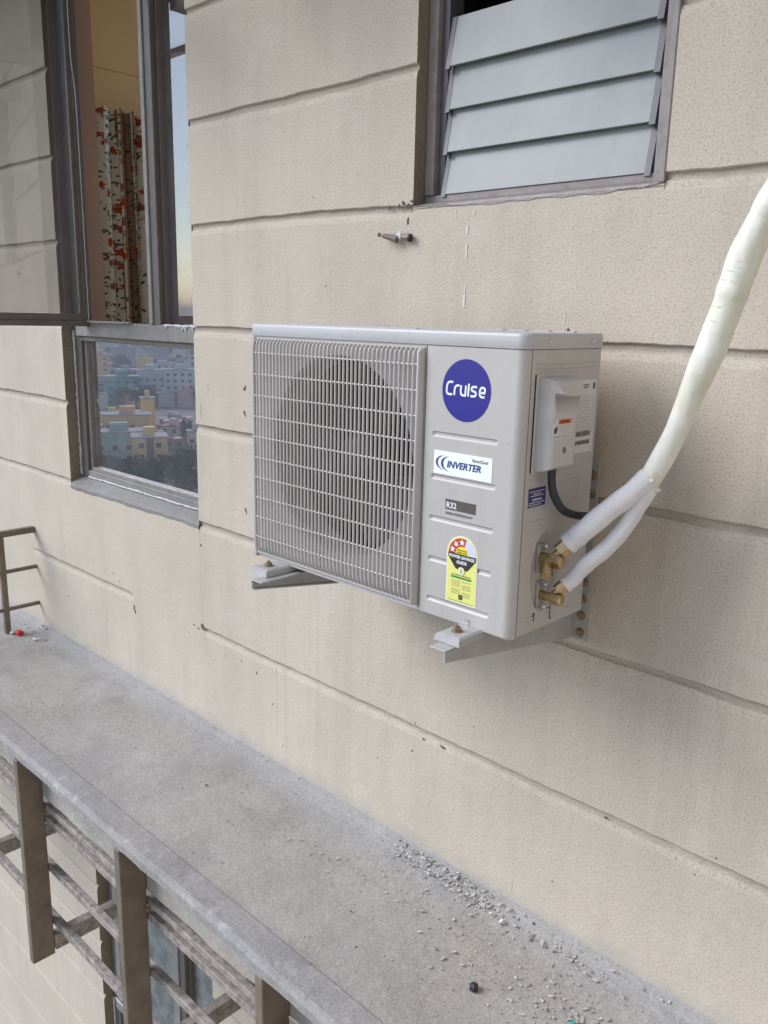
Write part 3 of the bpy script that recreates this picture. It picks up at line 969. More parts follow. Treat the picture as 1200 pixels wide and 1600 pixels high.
# small railing closing the ledge on the left
rr = empty('ledge_railing', (-2.048, -0.14, LZ), 'small brown steel railing standing on the ledge at the far left', 'railing')
m = MB(); m.box(-2.062, -2.034, -0.555, 0.001, -0.400, -0.374, 0.002); setp(m.build('top_rail', M_fin, None), rr)
for z in (-0.558, -0.729):
    m = MB(); m.box(-2.054, -2.040, -0.555, 0.001, z - 0.008, z + 0.008, 0.002); setp(m.build('rail', M_fin, None), rr)
for y in (-0.150, -0.53):
    m = MB(); m.box(-2.060, -2.036, y - 0.012, y + 0.012, LZ - 0.004, -0.401, 0.002); setp(m.build('post', M_fin, None), rr)

# ================================================================== THE OUTDOOR UNIT
FY = -0.330; BY = -0.088; XW = 0.750; HC = 0.5175
ac = empty('outdoor_unit', (0.375, -0.21, 0), 'cream split air conditioner outdoor unit with fan grille, mounted on the wall', 'air conditioner')
def A(mb, name, m, parent=None, **k):
    o = mb.build(name, m, None)
    if parent is None:
        return setp(o, ac)
    o.parent = parent
    return o
def arc(cx, cy, r_, a0, a1, n):
    return [(cx + r_ * math.cos(R(a0 + (a1 - a0) * i / n)), cy + r_ * math.sin(R(a0 + (a1 - a0) * i / n))) for i in range(n + 1)]
# casing: left side, back, bottom pan
FCX, FCZ, FR = 0.290, 0.275, 0.2135
cs = MB()
cs.quad((0, FY, 0.0), (0, FY, HC), (0, BY, HC), (0, BY, 0.0))
cs.quad((0, BY, 0.0), (0, BY, HC), (XW, BY, HC), (XW, BY, 0.0))
cs.quad((0, FY + 0.02, 0.0), (0, BY, 0.0), (XW, BY, 0.0), (XW, FY + 0.02, 0.0))
# bell mouth
nseg = 96
prof = [(FR, FY + 0.0), (FR - 0.003, FY + 0.004), (FR - 0.006, FY + 0.012), (FR - 0.006, FY + 0.07)]
rings = [[(FCX + rr_ * math.cos(2 * math.pi * i / nseg), y, FCZ + rr_ * math.sin(2 * math.pi * i / nseg)) for i in range(nseg)] for rr_, y in prof]
cs.loft(rings, False, False, True)
casing = A(cs, 'casing', M_ac)
# front face round the opening, x -0.0 .. 0.528
fp = MB()
X0, X1, Z0, Z1 = 0.0, 0.528, 0.0, HC
def edgept(a):
    c, s_ = math.cos(a), math.sin(a)
    k = []
    if c > 1e-9: k.append((X1 - FCX) / c)
    if c < -1e-9: k.append((X0 - FCX) / c)
    if s_ > 1e-9: k.append((Z1 - FCZ) / s_)
    if s_ < -1e-9: k.append((Z0 - FCZ) / s_)
    t = min(k); return (FCX + t * c, FCZ + t * s_)
angs = [2 * math.pi * i / nseg for i in range(nseg)]
corner = [math.atan2(z - FCZ, x - FCX) % (2 * math.pi) for x in (X0, X1) for z in (Z0, Z1)]
allp = sorted(set(angs + corner))
inner = [(FCX + FR * math.cos(a), FY, FCZ + FR * math.sin(a)) for a in allp]
outer = [(edgept(a)[0], FY, edgept(a)[1]) for a in allp]
n = len(allp)
fp.add(inner + outer, [(i, n + i, n + (i + 1) % n, (i + 1) % n) for i in range(n)])
A(fp, 'fan_panel', M_ac)
# the right service front, wrapping round the corner, with five pressed ribs
pn = MB()
xb = [0.5305, 0.548, 0.5505, 0.5535, 0.6965, 0.6995, 0.702, 0.732]
ribs = [0.0335, 0.114, 0.195, 0.275, 0.356]
zb_ = [0.0]
for z in ribs: zb_ += [z - 0.0065, z - 0.003, z + 0.0012, z + 0.0045]
zb_.append(HC - 0.0005)
def rd(ix, iz):
    x = xb[ix]
    if x < 0.5500 or x > 0.7000: return 0
    k = (iz - 1) % 4 if 1 <= iz <= 20 else 0
    dep = (0, 0.0030, 0.0034, 0)[k] if 1 <= iz <= 20 else 0
    return dep * (0.4 if ix in (2, 5) else 1)
def zbz(iz):
    return zb_[iz]
for ix in range(len(xb) - 1):
    for iz in range(len(zb_) - 1):
        q = [(xb[i], FY - 0.001 + rd(i, j), zbz(j)) for i, j in ((ix, iz), (ix + 1, iz), (ix + 1, iz + 1), (ix, iz + 1))]
        pn.quad(*q)
cpts = arc(0.732, FY - 0.001 + 0.018, 0.018, -90, 0, 10)
pts = cpts + [(0.750, -0.3135)]
def botz(i, n):                      # front skirt curls under
    return 0.0
for i in range(len(pts) - 1):
    (xa, ya), (xb2, yb2) = pts[i], pts[i + 1]
    pn.quad((xa, ya, 0.0), (xb2, yb2, 0.0), (xb2, yb2, HC - 0.0005), (xa, ya, HC - 0.0005), True)
# returns: bottom lip and left edge
low_ = [(0.5305, FY - 0.001)] + cpts + [(0.750, -0.3135)]
low2 = [(0.5305, FY + 0.010)] + [(x - 0.006 * (i / 10), y + 0.009) for i, (x, y) in enumerate(cpts)] + [(0.741, -0.3135)]
for i in range(len(low_) - 1):
    pn.quad((low_[i][0], low_[i][1], 0.0), (low2[i][0], low2[i][1], -0.006), (low2[i + 1][0], low2[i + 1][1], -0.006), (low_[i + 1][0], low_[i + 1][1], 0.0), True)
pn.quad((0.5305, FY - 0.001, 0), (0.5305, FY - 0.001, HC - .0005), (0.5305, FY + 0.008, HC - .0005), (0.5305, FY + 0.008, 0))
pn.quad((0.750, -0.3135, 0), (0.744, -0.3135, 0), (0.744, -0.3135, HC - .0005), (0.750, -0.3135, HC - .0005))
front = A(pn, 'service_panel', M_ac)
gp = MB(); gp.box(0.5275, 0.531, FY + 0.003, FY + 0.006, 0.0, HC - 0.001); gp.box(0.7405, 0.7470, -0.316, -0.308, 0.002, HC - 0.001)
gp.box(0.01, 0.745, FY + 0.004, BY - 0.003, HC - 0.001, HC + 0.002)
A(gp, 'seam', M_gap)

# side panel with pressed oval valve recess
OY, OZ, OR, OS = -0.234, 0.112, 0.047, 0.083
sp = MB()
Y0, Y1, S0, S1 = -0.3115, BY, 0.0, HC - 0.0005
def edge2(a):
    c, s_ = math.cos(a), math.sin(a); k = []
    if c > 1e-9: k.append((Y1 - OY) / c)
    if c < -1e-9: k.append((Y0 - OY) / c)
    if s_ > 1e-9: k.append((S1 - OZ) / s_)
    if s_ < -1e-9: k.append((S0 - OZ) / s_)
    t = min(k); return (OY + t * c, OZ + t * s_)
al = sorted(set([2 * math.pi * i / 64 for i in range(64)] + [math.atan2(z - OZ, y - OY) % (2 * math.pi) for y in (Y0, Y1) for z in (S0, S1)]))
n = len(al)
ring = lambda k, x: [(x, OY + OR * k * math.cos(a), OZ + OS * k * math.sin(a)) for a in al]
sp.add([(XW, *edge2(a)) for a in al] + ring(1.0, XW), [(i, (i + 1) % n, n + (i + 1) % n, n + i) for i in range(n)])
rs_ = [ring(1.0, XW), ring(0.985, XW + 0.0012), ring(0.95, XW + 0.0010), ring(0.86, XW - 0.0085), ring(0.82, XW - 0.0100), ring(0.78, XW - 0.0098)]
sp.loft(rs_, False, True, True)
side = A(sp, 'side_panel', M_ac)
# pressed lines on the side
pl = MB()
pl.box(XW - 0.0005, XW + 0.0012, -0.300, -0.100, 0.4915, 0.4935, 0.0005)
pl.box(XW - 0.0005, XW + 0.0012, -0.300, -0.100, 0.4835, 0.4850, 0.0005)
pl.box(XW - 0.0005, XW + 0.0010, -0.222, -0.134, 0.2765, 0.2780, 0.0004)
pl.box(XW - 0.0005, XW + 0.0010, -0.1345, -0.133, 0.2300, 0.2764, 0.0004)
pl.box(XW - 0.0005, XW + 0.0010, -0.300, -0.120, 0.2130, 0.2142, 0.0004)
A(pl, 'pressed_ridge', M_ac, side).location = (0, 0, 0)
sl = MB()
sl.box(XW - 0.0002, XW + 0.0004, -0.2588, -0.2565, 0.018, 0.031); sl.box(XW - 0.0002, XW + 0.0006, -0.2605, -0.2555, 0.0300, 0.0345)
sl.box(XW - 0.0002, XW + 0.0004, -0.2048, -0.2022, 0.010, 0.052); sl.box(XW - 0.0002, XW + 0.0006, -0.202, -0.1965, 0.0095, 0.0110)
sl.box(XW - 0.0002, XW + 0.0005, -0.222, -0.207, 0.0335, 0.0350); sl.box(XW - 0.0002, XW + 0.0004, -0.2668, -0.2595, 0.0285, 0.0297)
sl.box(XW - 0.0002, XW + 0.0004, -0.2045, -0.2025, 0.095, 0.125)
A(sl, 'slot', M_gap, side)

# lid: rounded plan, softly rolled top edge
lid = MB()
def plan(o, top=False):
    p = []
    p += [(x, y) for x, y in arc(0.732 + 0, FY + 0.018, 0.018 + o, -90, 0, 10)]
    p += arc(XW - 0.004, BY - 0.004, 0.004 + o, 0, 90, 4)
    p += arc(0.004, BY - 0.004, 0.004 + o, 90, 180, 4)
    p += arc(0.004, FY + 0.004, 0.004 + o, 180, 270, 4)
    return p
lv = [(0.0025, HC + 0.0005), (0.003, HC + 0.0015), (0.003, 0.5385), (0.0022, 0.5415), (0.0004, 0.5438), (-0.0022, 0.5450), (-0.0036, 0.5452)]
def shrink(pl_, d):
    return [(min(max(x, 0.0 + d), XW - d), min(max(y, FY + d), BY - d)) for x, y in pl_]
rings = [[(x, y, z) for x, y in (plan(o) if o > -0.0035 else plan(o))] for o, z in lv]
lid.loft(rings, True, False, True)
top_ring = rings[-1]
inn = [(x, y) for x, y in plan(-0.0036)]
def scale_in(k):
    return [(0.375 + (x - 0.375) * (1 - k / 0.375), -0.209 + (y + 0.209) * (1 - k / 0.121)) for x, y in inn]
r1 = [(x, y, 0.5446) for x, y in scale_in(0.010)]
r2 = [(x, y, 0.5446) for x, y in scale_in(0.02)]
lid.loft([top_ring, r1], False, False, True)
lid.loft([r1, r2], False, True, False)
lido = A(lid, 'top_cover', M_cover)
# pressed bars on the lid near the back
eb = MB()
for k in range(4):
    eb.box(0.50 + k * 0.055, 0.54 + k * 0.055, -0.115, -0.103, 0.5440, 0.5466, 0.0009)
eb.box(0.03, 0.47, -0.30, -0.285, 0.5440, 0.5458, 0.0009)
A(eb, 'pressed_bar', M_cover, lido)
def screw(p, ax, r_=0.0045, parent=None, m=None):
    s = MB(); v = Vector(ax)
    p = Vector(p)
    s.cyl(p, p + v * 0.0012, r_ * 1.35, n=14)
    s.cyl(p + v * 0.0012, p + v * 0.0032, r_, r_ * 0.8, n=12)
    return A(s, 'screw', m or M_screw, parent)
screw((XW + 0.003, -0.265, 0.5305), (1, 0, 0), 0.0036, lido)
screw((XW + 0.003, -0.125, 0.5305), (1, 0, 0), 0.0036, lido)
screw((0.653, FY - 0.001, 0.010), (0, -1, 0), 0.0042, front)
for (y, z, q) in ((-0.256, 0.2, .003), (-0.203, 0.044, .003), (-0.145, 0.018, .003), (-0.278, 0.019, .003), (-0.212, 0.022, .0026)):
    screw((XW, y, z), (1, 0, 0), q, side)

# fan, motor and coil behind the grille
co = MB(); co.quad((0.005, BY - 0.02, 0.01), (0.535, BY - 0.02, 0.01), (0.535, BY - 0.02, HC - .005), (0.005, BY - 0.02, HC - .005))
co.quad((0.535, BY - 0.02, 0.01), (0.535, FY + 0.071, 0.01), (0.535, FY + 0.071, HC - .005), (0.535, BY - 0.02, HC - .005))
A(co, 'coil', M_coil)
fn = MB()
NB = 3
for b_ in range(NB):
    a0 = R(38 + 120 * b_)
    nr, na = 8, 14
    g = []
    for i in range(nr + 1):
        rad = 0.045 + (0.196 - 0.045) * i / nr
        span = R(48 + 44 * (i / nr)); lead = R(26 * (i / nr) ** 1.3)
        row = []
        for j in range(na + 1):
            t = j / na
            a = a0 + lead + span * (t - 0.2)
            y = FY + 0.045 + 0.062 * t + 0.010 * math.sin(math.pi * t)
            row.append((FCX + rad * math.cos(a), y, FCZ + rad * math.sin(a)))
        g.append(row)
    for th in (0, 0.003):
        vs = [(p[0], p[1] + th, p[2]) for row in g for p in row]
        fs = [(i * (na + 1) + j, i * (na + 1) + j + 1, (i + 1) * (na + 1) + j + 1, (i + 1) * (na + 1) + j) for i in range(nr) for j in range(na)]
        fn.add(vs, fs, True)
fano = A(fn, 'fan', M_fan)
hb = MB()
hp = [(0.0, FY + 0.030), (0.012, FY + 0.031), (0.030, FY + 0.036), (0.043, FY + 0.046), (0.047, FY + 0.060), (0.047, FY + 0.115)]
hb.loft([[(FCX + max(r_, 1e-4) * math.cos(2 * math.pi * i / 40), y, FCZ + max(r_, 1e-4) * math.sin(2 * math.pi * i / 40)) for i in range(40)] for r_, y in hp], True, True, True)
A(hb, 'hub', M_hub, fano)

# wire grille
wg = MB()
NW = 42
gx0, gx1 = 0.016, 0.506
def wire(pts, rx, ry):
    P = [Vector(p) for p in pts]; v = []
    for i, p in enumerate(P):
        t = (P[min(i + 1, len(P) - 1)] - P[max(0, i - 1)]).normalized()
        u = Vector((1, 0, 0)); w = t.cross(u)
        for k in range(8):
            a = 2 * math.pi * k / 8
            v.append(p + u * math.cos(a) * rx + w * math.sin(a) * ry)
    f = [(i * 8 + k, i * 8 + (k + 1) % 8, (i + 1) * 8 + (k + 1) % 8, (i + 1) * 8 + k) for i in range(len(P) - 1) for k in range(8)]
    wg.add(v, f, True)
    wg.add(v[-8:], [tuple(range(8))]); wg.add(v[:8], [tuple(range(8))[::-1]])
for i in range(NW):
    x = gx0 + (gx1 - gx0) * i / (NW - 1)
    yo = FY - 0.0115
    pts = [(x, FY + 0.001, 0.509), (x, FY - 0.0045, 0.5085), (x, FY - 0.0095, 0.5045), (x, yo + 0.0006, 0.498), (x, yo, 0.488), (x, yo, 0.26), (x, yo, 0.045), (x, yo + 0.001, 0.032), (x, FY - 0.0095, 0.0235), (x, FY - 0.004, 0.018), (x, FY + 0.001, 0.017)]
    wire(pts, 0.0021, 0.0032)
grl = A(wg, 'fan_grille', M_wire)
hw = MB()
for z in (.481, .433, .385, .337, .290, .242, .195, .148, .101, .053):
    hw.cyl((gx0 - 0.004, FY - 0.0108, z), (gx1 + 0.012, FY - 0.0108, z), 0.0018, n=8, smooth=True)
A(hw, 'cross_wire', M_wire, grl)
# moulded frame strips of the grille, right one deep and rounded
ge = MB()
pr = [(0.5145, FY), (0.5145, FY - 0.0115), (0.516, FY - 0.0135), (0.5185, FY - 0.0140), (0.5205, FY - 0.0128), (0.5225, FY - 0.009), (0.5245, FY - 0.004), (0.5268, FY)]
def strip(pr_, z0, z1):
    zz = [(z0, 0.0), (z0 + 0.003, 0.75), (z0 + 0.008, 1), (z1 - 0.010, 1), (z1 - 0.003, 0.75), (z1, 0.0)]
    ge.loft([[(x, FY + (y - FY) * k - 0.0002, z) for x, y in pr_] for z, k in zz], True, True, True)
strip(pr, 0.008, 0.513)
ge.box(0.0, 0.011, FY - 0.006, FY - 0.0005, 0.000, 0.515, 0.0015)
ge.box(0.0112, 0.511, FY - 0.0045, FY - 0.0005, 0.0085, 0.0155, 0.001)
A(ge, 'grille_frame', M_ac, grl)

# ---------------- stickers on the front (facing -y)
SF = FY - 0.0016
def circ(cx, cz, rx, rz, n=64, a0=0, a1=360):
    return [(cx + rx * math.cos(R(a0 + (a1 - a0) * i / n)), cz + rz * math.sin(R(a0 + (a1 - a0) * i / n))) for i in range(n + (0 if a1 - a0 >= 360 else 1))]
logo = A(flat_poly(circ(0.6255, 0.4400, 0.0555, 0.0560), 'F', SF), 'brand_sticker', M_blue, front)
X, Zb, S = 0.5800, 0.4315, 0.0168
def P_(l, ox): return [(X + (ox + a) * S + b * S * 0.06, Zb + b * S) for a, b in l]
strokes = []
strokes.append(P_([(.86, 1.33), (.38, 1.33), (.16, 1.22), (.04, 1.0), (0, .55), (.04, .22), (.18, .04), (.38, 0), (.84, 0)], 0))
strokes.append(P_([(0, -.06), (0, .62), (.08, .86), (.28, 1.0), (.62, 1.0)], 1.13))
strokes.append(P_([(0, 1.06), (0, .42), (.06, .14), (.26, 0), (.66, 0), (.66, 0.09), (.66, 1.06)], 1.98))
strokes.append(P_([(0, -.06), (0, 1.3)], 3.03))
strokes.append(P_([(.72, 1.0), (.2, 1.0), (.02, .86), (.06, .62), (.30, .52), (.55, .46), (.66, .26), (.58, .06), (.40, 0), (-.06, 0)], 3.42))
strokes.append(P_([(.04, .44), (.64, .44), (.68, .74), (.58, .94), (.36, 1.0), (.20, .97), (.04, .78), (0, .5), (.04, .2), (.18, .04), (.34, 0), (.70, 0)], 4.55))
lm = merge(*[ribbon(s, S * 0.235, 'F', SF - 0.0004 - 0.00004 * i) for i, s in enumerate(strokes)])
A(lm, 'lettering', M_white, logo)

inv = A(flat_poly([(0.556, 0.2815), (0.692, 0.2815), (0.692, 0.3255), (0.556, 0.3255)], 'F', SF), 'inverter_sticker', M_inv, front)
def crescent(cx, cz, rx, rz, thick, a0, a1, shift):
    o = [(cx + rx * math.cos(R(a)), cz + rz * math.sin(R(a))) for a in [a0 + (a1 - a0) * i / 20 for i in range(21)]]
    i_ = [(cx + shift + (rx - thick) * math.cos(R(a)), cz + (rz - thick * 0.10) * math.sin(R(a))) for a in [a1 + (a0 - a1) * i / 20 for i in range(21)]]
    return flat_poly(o + i_[1:-1], 'F', SF - 0.0004, 0.0002)
A(crescent(0.582, 0.3035, 0.0215, 0.0135, 0.0045, 100, 262, 0.0008), 'emblem', M_purple, inv)
A(crescent(0.594, 0.3025, 0.0205, 0.0140, 0.0045, 96, 268, 0.0008), 'emblem', M_ink, inv)
A(text_mb('INVERTER', 0.5875, 0.2965, 0.0176, 'F', SF - 0.0005, bold=0.0005, shear=0.22, sx=1.02), 'lettering', M_ink, inv)
A(text_mb('VarioQool', 0.646, 0.3135, 0.0085, 'F', SF - 0.0005, bold=0.0001, shear=0.1), 'lettering', M_grey, inv)

r32 = A(flat_poly([(0.588, 0.217), (0.660, 0.217), (0.660, 0.2365), (0.588, 0.2365)], 'F', SF, 0.0002), 'refrigerant_print', M_grey, front)
A(text_mb('R32', 0.5905, 0.2205, 0.0155, 'F', SF - 0.0005, bold=0.0003), 'lettering', M_white, r32)
A(text_mb('GREEN REFRIGERANT', 0.588, 0.2075, 0.0066, 'F', SF, bold=0.00012, sx=1.02), 'lettering', M_grey, r32)

def arch(x0, x1, z0, zc, n=28):
    cx = (x0 + x1) / 2; r_ = (x1 - x0) / 2
    return [(x0, z0), (x1, z0)] + [(cx + r_ * math.cos(R(180 * i / n)), zc + r_ * math.sin(R(180 * i / n))) for i in range(n + 1)]
en = A(flat_poly(arch(0.5970, 0.6700, 0.0395, 0.1355), 'F', SF), 'energy_label', M_limewhite, front)
A(flat_poly(arch(0.5992, 0.6678, 0.0418, 0.1352), 'F', SF - 0.0003), 'label_ground', M_lime, en)
cxe, cze = 0.6335, 0.1350
def sector(r0, r1, a0, a1, off):
    n = 20
    o = [(cxe + r1 * math.cos(R(a0 + (a1 - a0) * i / n)), cze + r1 * math.sin(R(a0 + (a1 - a0) * i / n))) for i in range(n + 1)]
    i_ = [(cxe + r0 * math.cos(R(a1 + (a0 - a1) * i / n)), cze + r0 * math.sin(R(a1 + (a0 - a1) * i / n))) for i in range(n + 1)]
    return flat_poly(o + i_, 'F', off)
A(sector(0.0165, 0.0325, 73, 180, SF - 0.0006), 'star_arc', M_red, en)
A(sector(0.0165, 0.0325, 0, 72, SF - 0.0006), 'star_arc', M_lilac, en)
A(flat_poly(circ(cxe, cze, 0.016, 0.016, 24, 0, 180), 'F', SF - 0.0006), 'half_disc', M_yellow, en)
def star(cx, cz, r_, rot):
    p = []
    for i in range(10):
        a = R(90 + rot + 36 * i); q = r_ if i % 2 == 0 else r_ * 0.42
        p.append((cx + q * math.cos(a), cz + q * math.sin(a)))
    return flat_poly(p, 'F', SF - 0.0009, 0.0002)
for a in (160, 127, 92):
    A(star(cxe + 0.0245 * math.cos(R(a)), cze + 0.0245 * math.sin(R(a)), 0.0068, a - 90), 'star', M_white, en)
A(flat_poly([(0.6005, 0.1365), (0.6005, 0.1290), (0.6180, 0.1085), (0.6335, 0.1015), (0.6490, 0.1085), (0.6665, 0.1290), (0.6665, 0.1365)], 'F', SF - 0.0008), 'title_band', M_black, en)
A(text_mb('POWER SAVINGS', cxe, 0.1278, 0.0082, 'F', SF - 0.0011, 'CENTER', bold=0.0003, sx=0.95), 'lettering', M_white, en)
A(text_mb('GUIDE', cxe, 0.1178, 0.0082, 'F', SF - 0.0011, 'CENTER', bold=0.0003), 'lettering', M_white, en)
A(text_mb('MORE STARS', cxe, 0.1425, 0.0040, 'F', SF - 0.0011, 'CENTER', bold=0.0001), 'lettering', M_black, en)
A(text_mb('MORE SAVINGS', cxe, 0.1380, 0.0036, 'F', SF - 0.0011, 'CENTER', bold=0.0001), 'lettering', M_black, en)
A(flat_poly(circ(cxe, 0.1040, 0.0082, 0.0082, 28), 'F', SF - 0.0012), 'seal_ring', M_lime, en)
A(flat_poly(circ(cxe, 0.1040, 0.0060, 0.0068, 28), 'F', SF - 0.0014, 0.0001), 'seal', M_limewhite, en)
A(flat_poly([(cxe + .001, 0.110), (cxe - .003, 0.1045), (cxe - .0005, 0.1042), (cxe - .0015, 0.098), (cxe + .003, 0.1045), (cxe + .0004, 0.1048)], 'F', SF - 0.0016, 0.0001), 'bolt_mark', M_green, en)
A(flat_poly([(0.609, 0.0885), (0.658, 0.0885), (0.658, 0.0925), (0.609, 0.0925)], 'F', SF - 0.0006), 'green_bar', M_green, en)
def lines(rows, plane, off, m, parent, w=0.0011):
    mb = MB(); rl = random.Random(4)
    for (a, b, z) in rows:
        x = a
        while x < b:
            ln = rl.uniform(0.0025, 0.008) * (1 if b - a < 0.06 else 1.3)
            e = min(b, x + ln)
            if plane == 'F': mb.quad((x, off, z), (e, off, z), (e, off, z + w), (x, off, z + w))
            else: mb.quad((off, x, z), (off, e, z), (off, e, z + w), (off, x, z + w))
            x = e + 0.0011
    return A(mb, 'fine_print', m, parent)
lines([(0.611, 0.656, 0.0945)], 'F', SF - 0.0007, M_black, en, 0.0016)
lines([(0.611, 0.632, 0.0835 - 0.0036 * i) for i in range(8) if i != 4] + [(0.637, 0.657, 0.0835 - 0.0036 * i) for i in range(9) if i not in (1, 5)], 'F', SF - 0.0007, M_grey, en, 0.0009)
lines([(0.603, 0.665, 0.0435)], 'F', SF - 0.0007, M_grey, en, 0.0009)
A(flat_poly([(0.6290, 0.0480), (0.6385, 0.0480), (0.6385, 0.0575), (0.6290, 0.0575)], 'F', SF - 0.0007), 'seal_mark', M_black, en)
A(flat_poly([(0.6310, 0.0515), (0.6338, 0.0545), (0.6365, 0.0515), (0.6338, 0.0530)], 'F', SF - 0.0011, 0.0002), 'seal_mark', M_lime, en)

# ---------------- side: terminal cover, labels, valves
tp = MB(); tp.box(XW - 0.001, XW + 0.0035, -0.297, -0.165, 0.300, 0.4765, 0.0018)
plate = A(tp, 'terminal_plate', M_ac, side)
gg = MB(); gg.box(XW - 0.001, XW + 0.0008, -0.3000, -0.2971, 0.303, 0.475)
A(gg, 'plate_gap', M_gap, side)
# moulded cover with a scooped finger hollow under the handle lip
NYc, NZc = 48, 90
def yR(z): return -0.204 + 0.012 * sstep(0.395, 0.432, z)
def yL(z): return -0.291 + 0.003 * sstep(0.40, 0.43, z)
def lipz(y): return 0.4445 - 0.0060 * math.cos(math.pi * max(-1, min(1, (y + 0.240) / 0.044)) / 2)
def cover_x(y, z, dy):
    dz_ = min(z - 0.3065, 0.4705 - z)
    d = max(0.0, min(dy, dz_))
    k = min(1.0, d / 0.012)
    h = 0.003 + 0.0315 * math.sqrt(max(0.0, 1 - (1 - k) ** 2))
    side_ = sstep(0.0, 0.010, 0.043 - abs(y + 0.240))
    l = lipz(y)
    if z >= l:
        h += 0.0125 * side_ * max(0.0, 1 - (z - l) / 0.019) ** 1.3 * min(1.0, k)
    else:
        t_ = (l - z) / 0.030
        if t_ < 1: h -= 0.0200 * side_ * (1 - t_) ** 0.8 * k
    return h
zz_ = []
for j in range(NZc + 1): zz_.append(0.3065 + (0.4705 - 0.3065) * j / NZc)
cvv = MB(); gridp = []
for j, z in enumerate(zz_):
    a, b = yL(z), yR(z)
    rowp = []
    for i in range(NYc + 1):
        t_ = 0.5 - 0.5 * math.cos(math.pi * i / NYc)
        y_ = a + (b - a) * t_
        rowp.append((XW + cover_x(y_, z, min(y_ - a, b - y_)), y_, z))
    gridp.append(rowp)
vs_ = [p for row in gridp for p in row]
cvv.add(vs_, [(j * (NYc + 1) + i, j * (NYc + 1) + i + 1, (j + 1) * (NYc + 1) + i + 1, (j + 1) * (NYc + 1) + i) for j in range(NZc) for i in range(NYc)], True)
cvo = A(cvv, 'terminal_cover', M_terminal, side)
hole_m = MB(); hole_m.cyl((XW + 0.0344, -0.2475, 0.3445), (XW + 0.0349, -0.2475, 0.3445), 0.0058, n=20)
A(hole_m, 'screw_recess', mat('recess_shade', (0.16, 0.15, 0.14), 0.8), cvo)
WX = XW + 0.0351
wl = A(flat_poly([(-0.2895, 0.3655), (-0.2320, 0.3665), (-0.2320, 0.4015), (-0.2755, 0.4015), (-0.2895, 0.392)], 'S', WX), 'warning_label', M_paper, cvo)
A(flat_poly([(-0.2720, 0.3915), (-0.2330, 0.3915), (-0.2330, 0.4000), (-0.2720, 0.4000)], 'S', WX + 0.0003, 0.0002), 'warning_band', M_orange, wl)
A(flat_poly([(-0.2845, 0.3765), (-0.2785, 0.3755), (-0.2755, 0.3805), (-0.2735, 0.3885), (-0.2765, 0.3845), (-0.2775, 0.3905), (-0.2795, 0.3850), (-0.2815, 0.3885), (-0.2822, 0.3835), (-0.2855, 0.3855)], 'S', WX + 0.0003, 0.0002), 'hand_symbol', M_black, wl)
A(text_mb('WARNING', -0.2525, 0.3935, 0.0062, 'S', WX + 0.0006, 'CENTER', bold=0.0001), 'lettering', M_black, wl)
lines([(-0.270, -0.234, 0.3885 - 0.0035 * i) for i in range(5)] + [(-0.287, -0.234, 0.3705), (-0.287, -0.234, 0.3680)], 'S', WX + 0.0003, M_grey, wl, 0.0008)
RX = XW + 0.0004
rl_ = A(flat_poly([(-0.1660, 0.3245), (-0.0960, 0.3245), (-0.0960, 0.4605), (-0.1660, 0.4605)], 'S', RX), 'rating_label', M_paper, side)
rows = [(-0.158, -0.112, 0.430 - 0.0043 * i) for i in range(17)] + [(-0.108, -0.099, 0.430 - 0.0043 * i) for i in range(17)]
lines(rows, 'S', RX + 0.0003, flat('faint_ink', (0.30, 0.30, 0.31)), rl_, 0.0011)
lines([(-0.160, -0.122, 0.4500), (-0.153, -0.124, 0.4455)], 'S', RX + 0.0003, M_grey, rl_, 0.0028)
bc = MB(); rb = random.Random(8)
for (z0, z1) in ((0.3555, 0.3650), (0.3400, 0.3480)):
    y = -0.158
    while y < -0.108:
        w = rb.uniform(0.0005, 0.0016)
        bc.quad((RX + 0.0003, y, z0), (RX + 0.0003, y + w, z0), (RX + 0.0003, y + w, z1), (RX + 0.0003, y, z1)); y += w + rb.uniform(0.0005, 0.0013)
A(bc, 'barcode', M_black, rl_)
A(flat_poly([(-0.109, 0.443), (-0.101, 0.443), (-0.101, 0.455), (-0.109, 0.455)], 'S', RX + 0.0003, 0.0002), 'mark', M_grey, rl_)
bs = A(flat_poly([(-0.2990, 0.2405), (-0.2450, 0.2405), (-0.2450, 0.2750), (-0.2990, 0.2750)], 'S', RX), 'dealer_sticker', M_navy, side)
lines([(-0.296, -0.249, 0.2680), (-0.285, -0.258, 0.2635), (-0.292, -0.252, 0.2600), (-0.286, -0.256, 0.2520), (-0.286, -0.256, 0.2540), (-0.297, -0.250, 0.2475), (-0.297, -0.258, 0.2435)], 'S', RX + 0.0003, M_paper, bs, 0.0017)

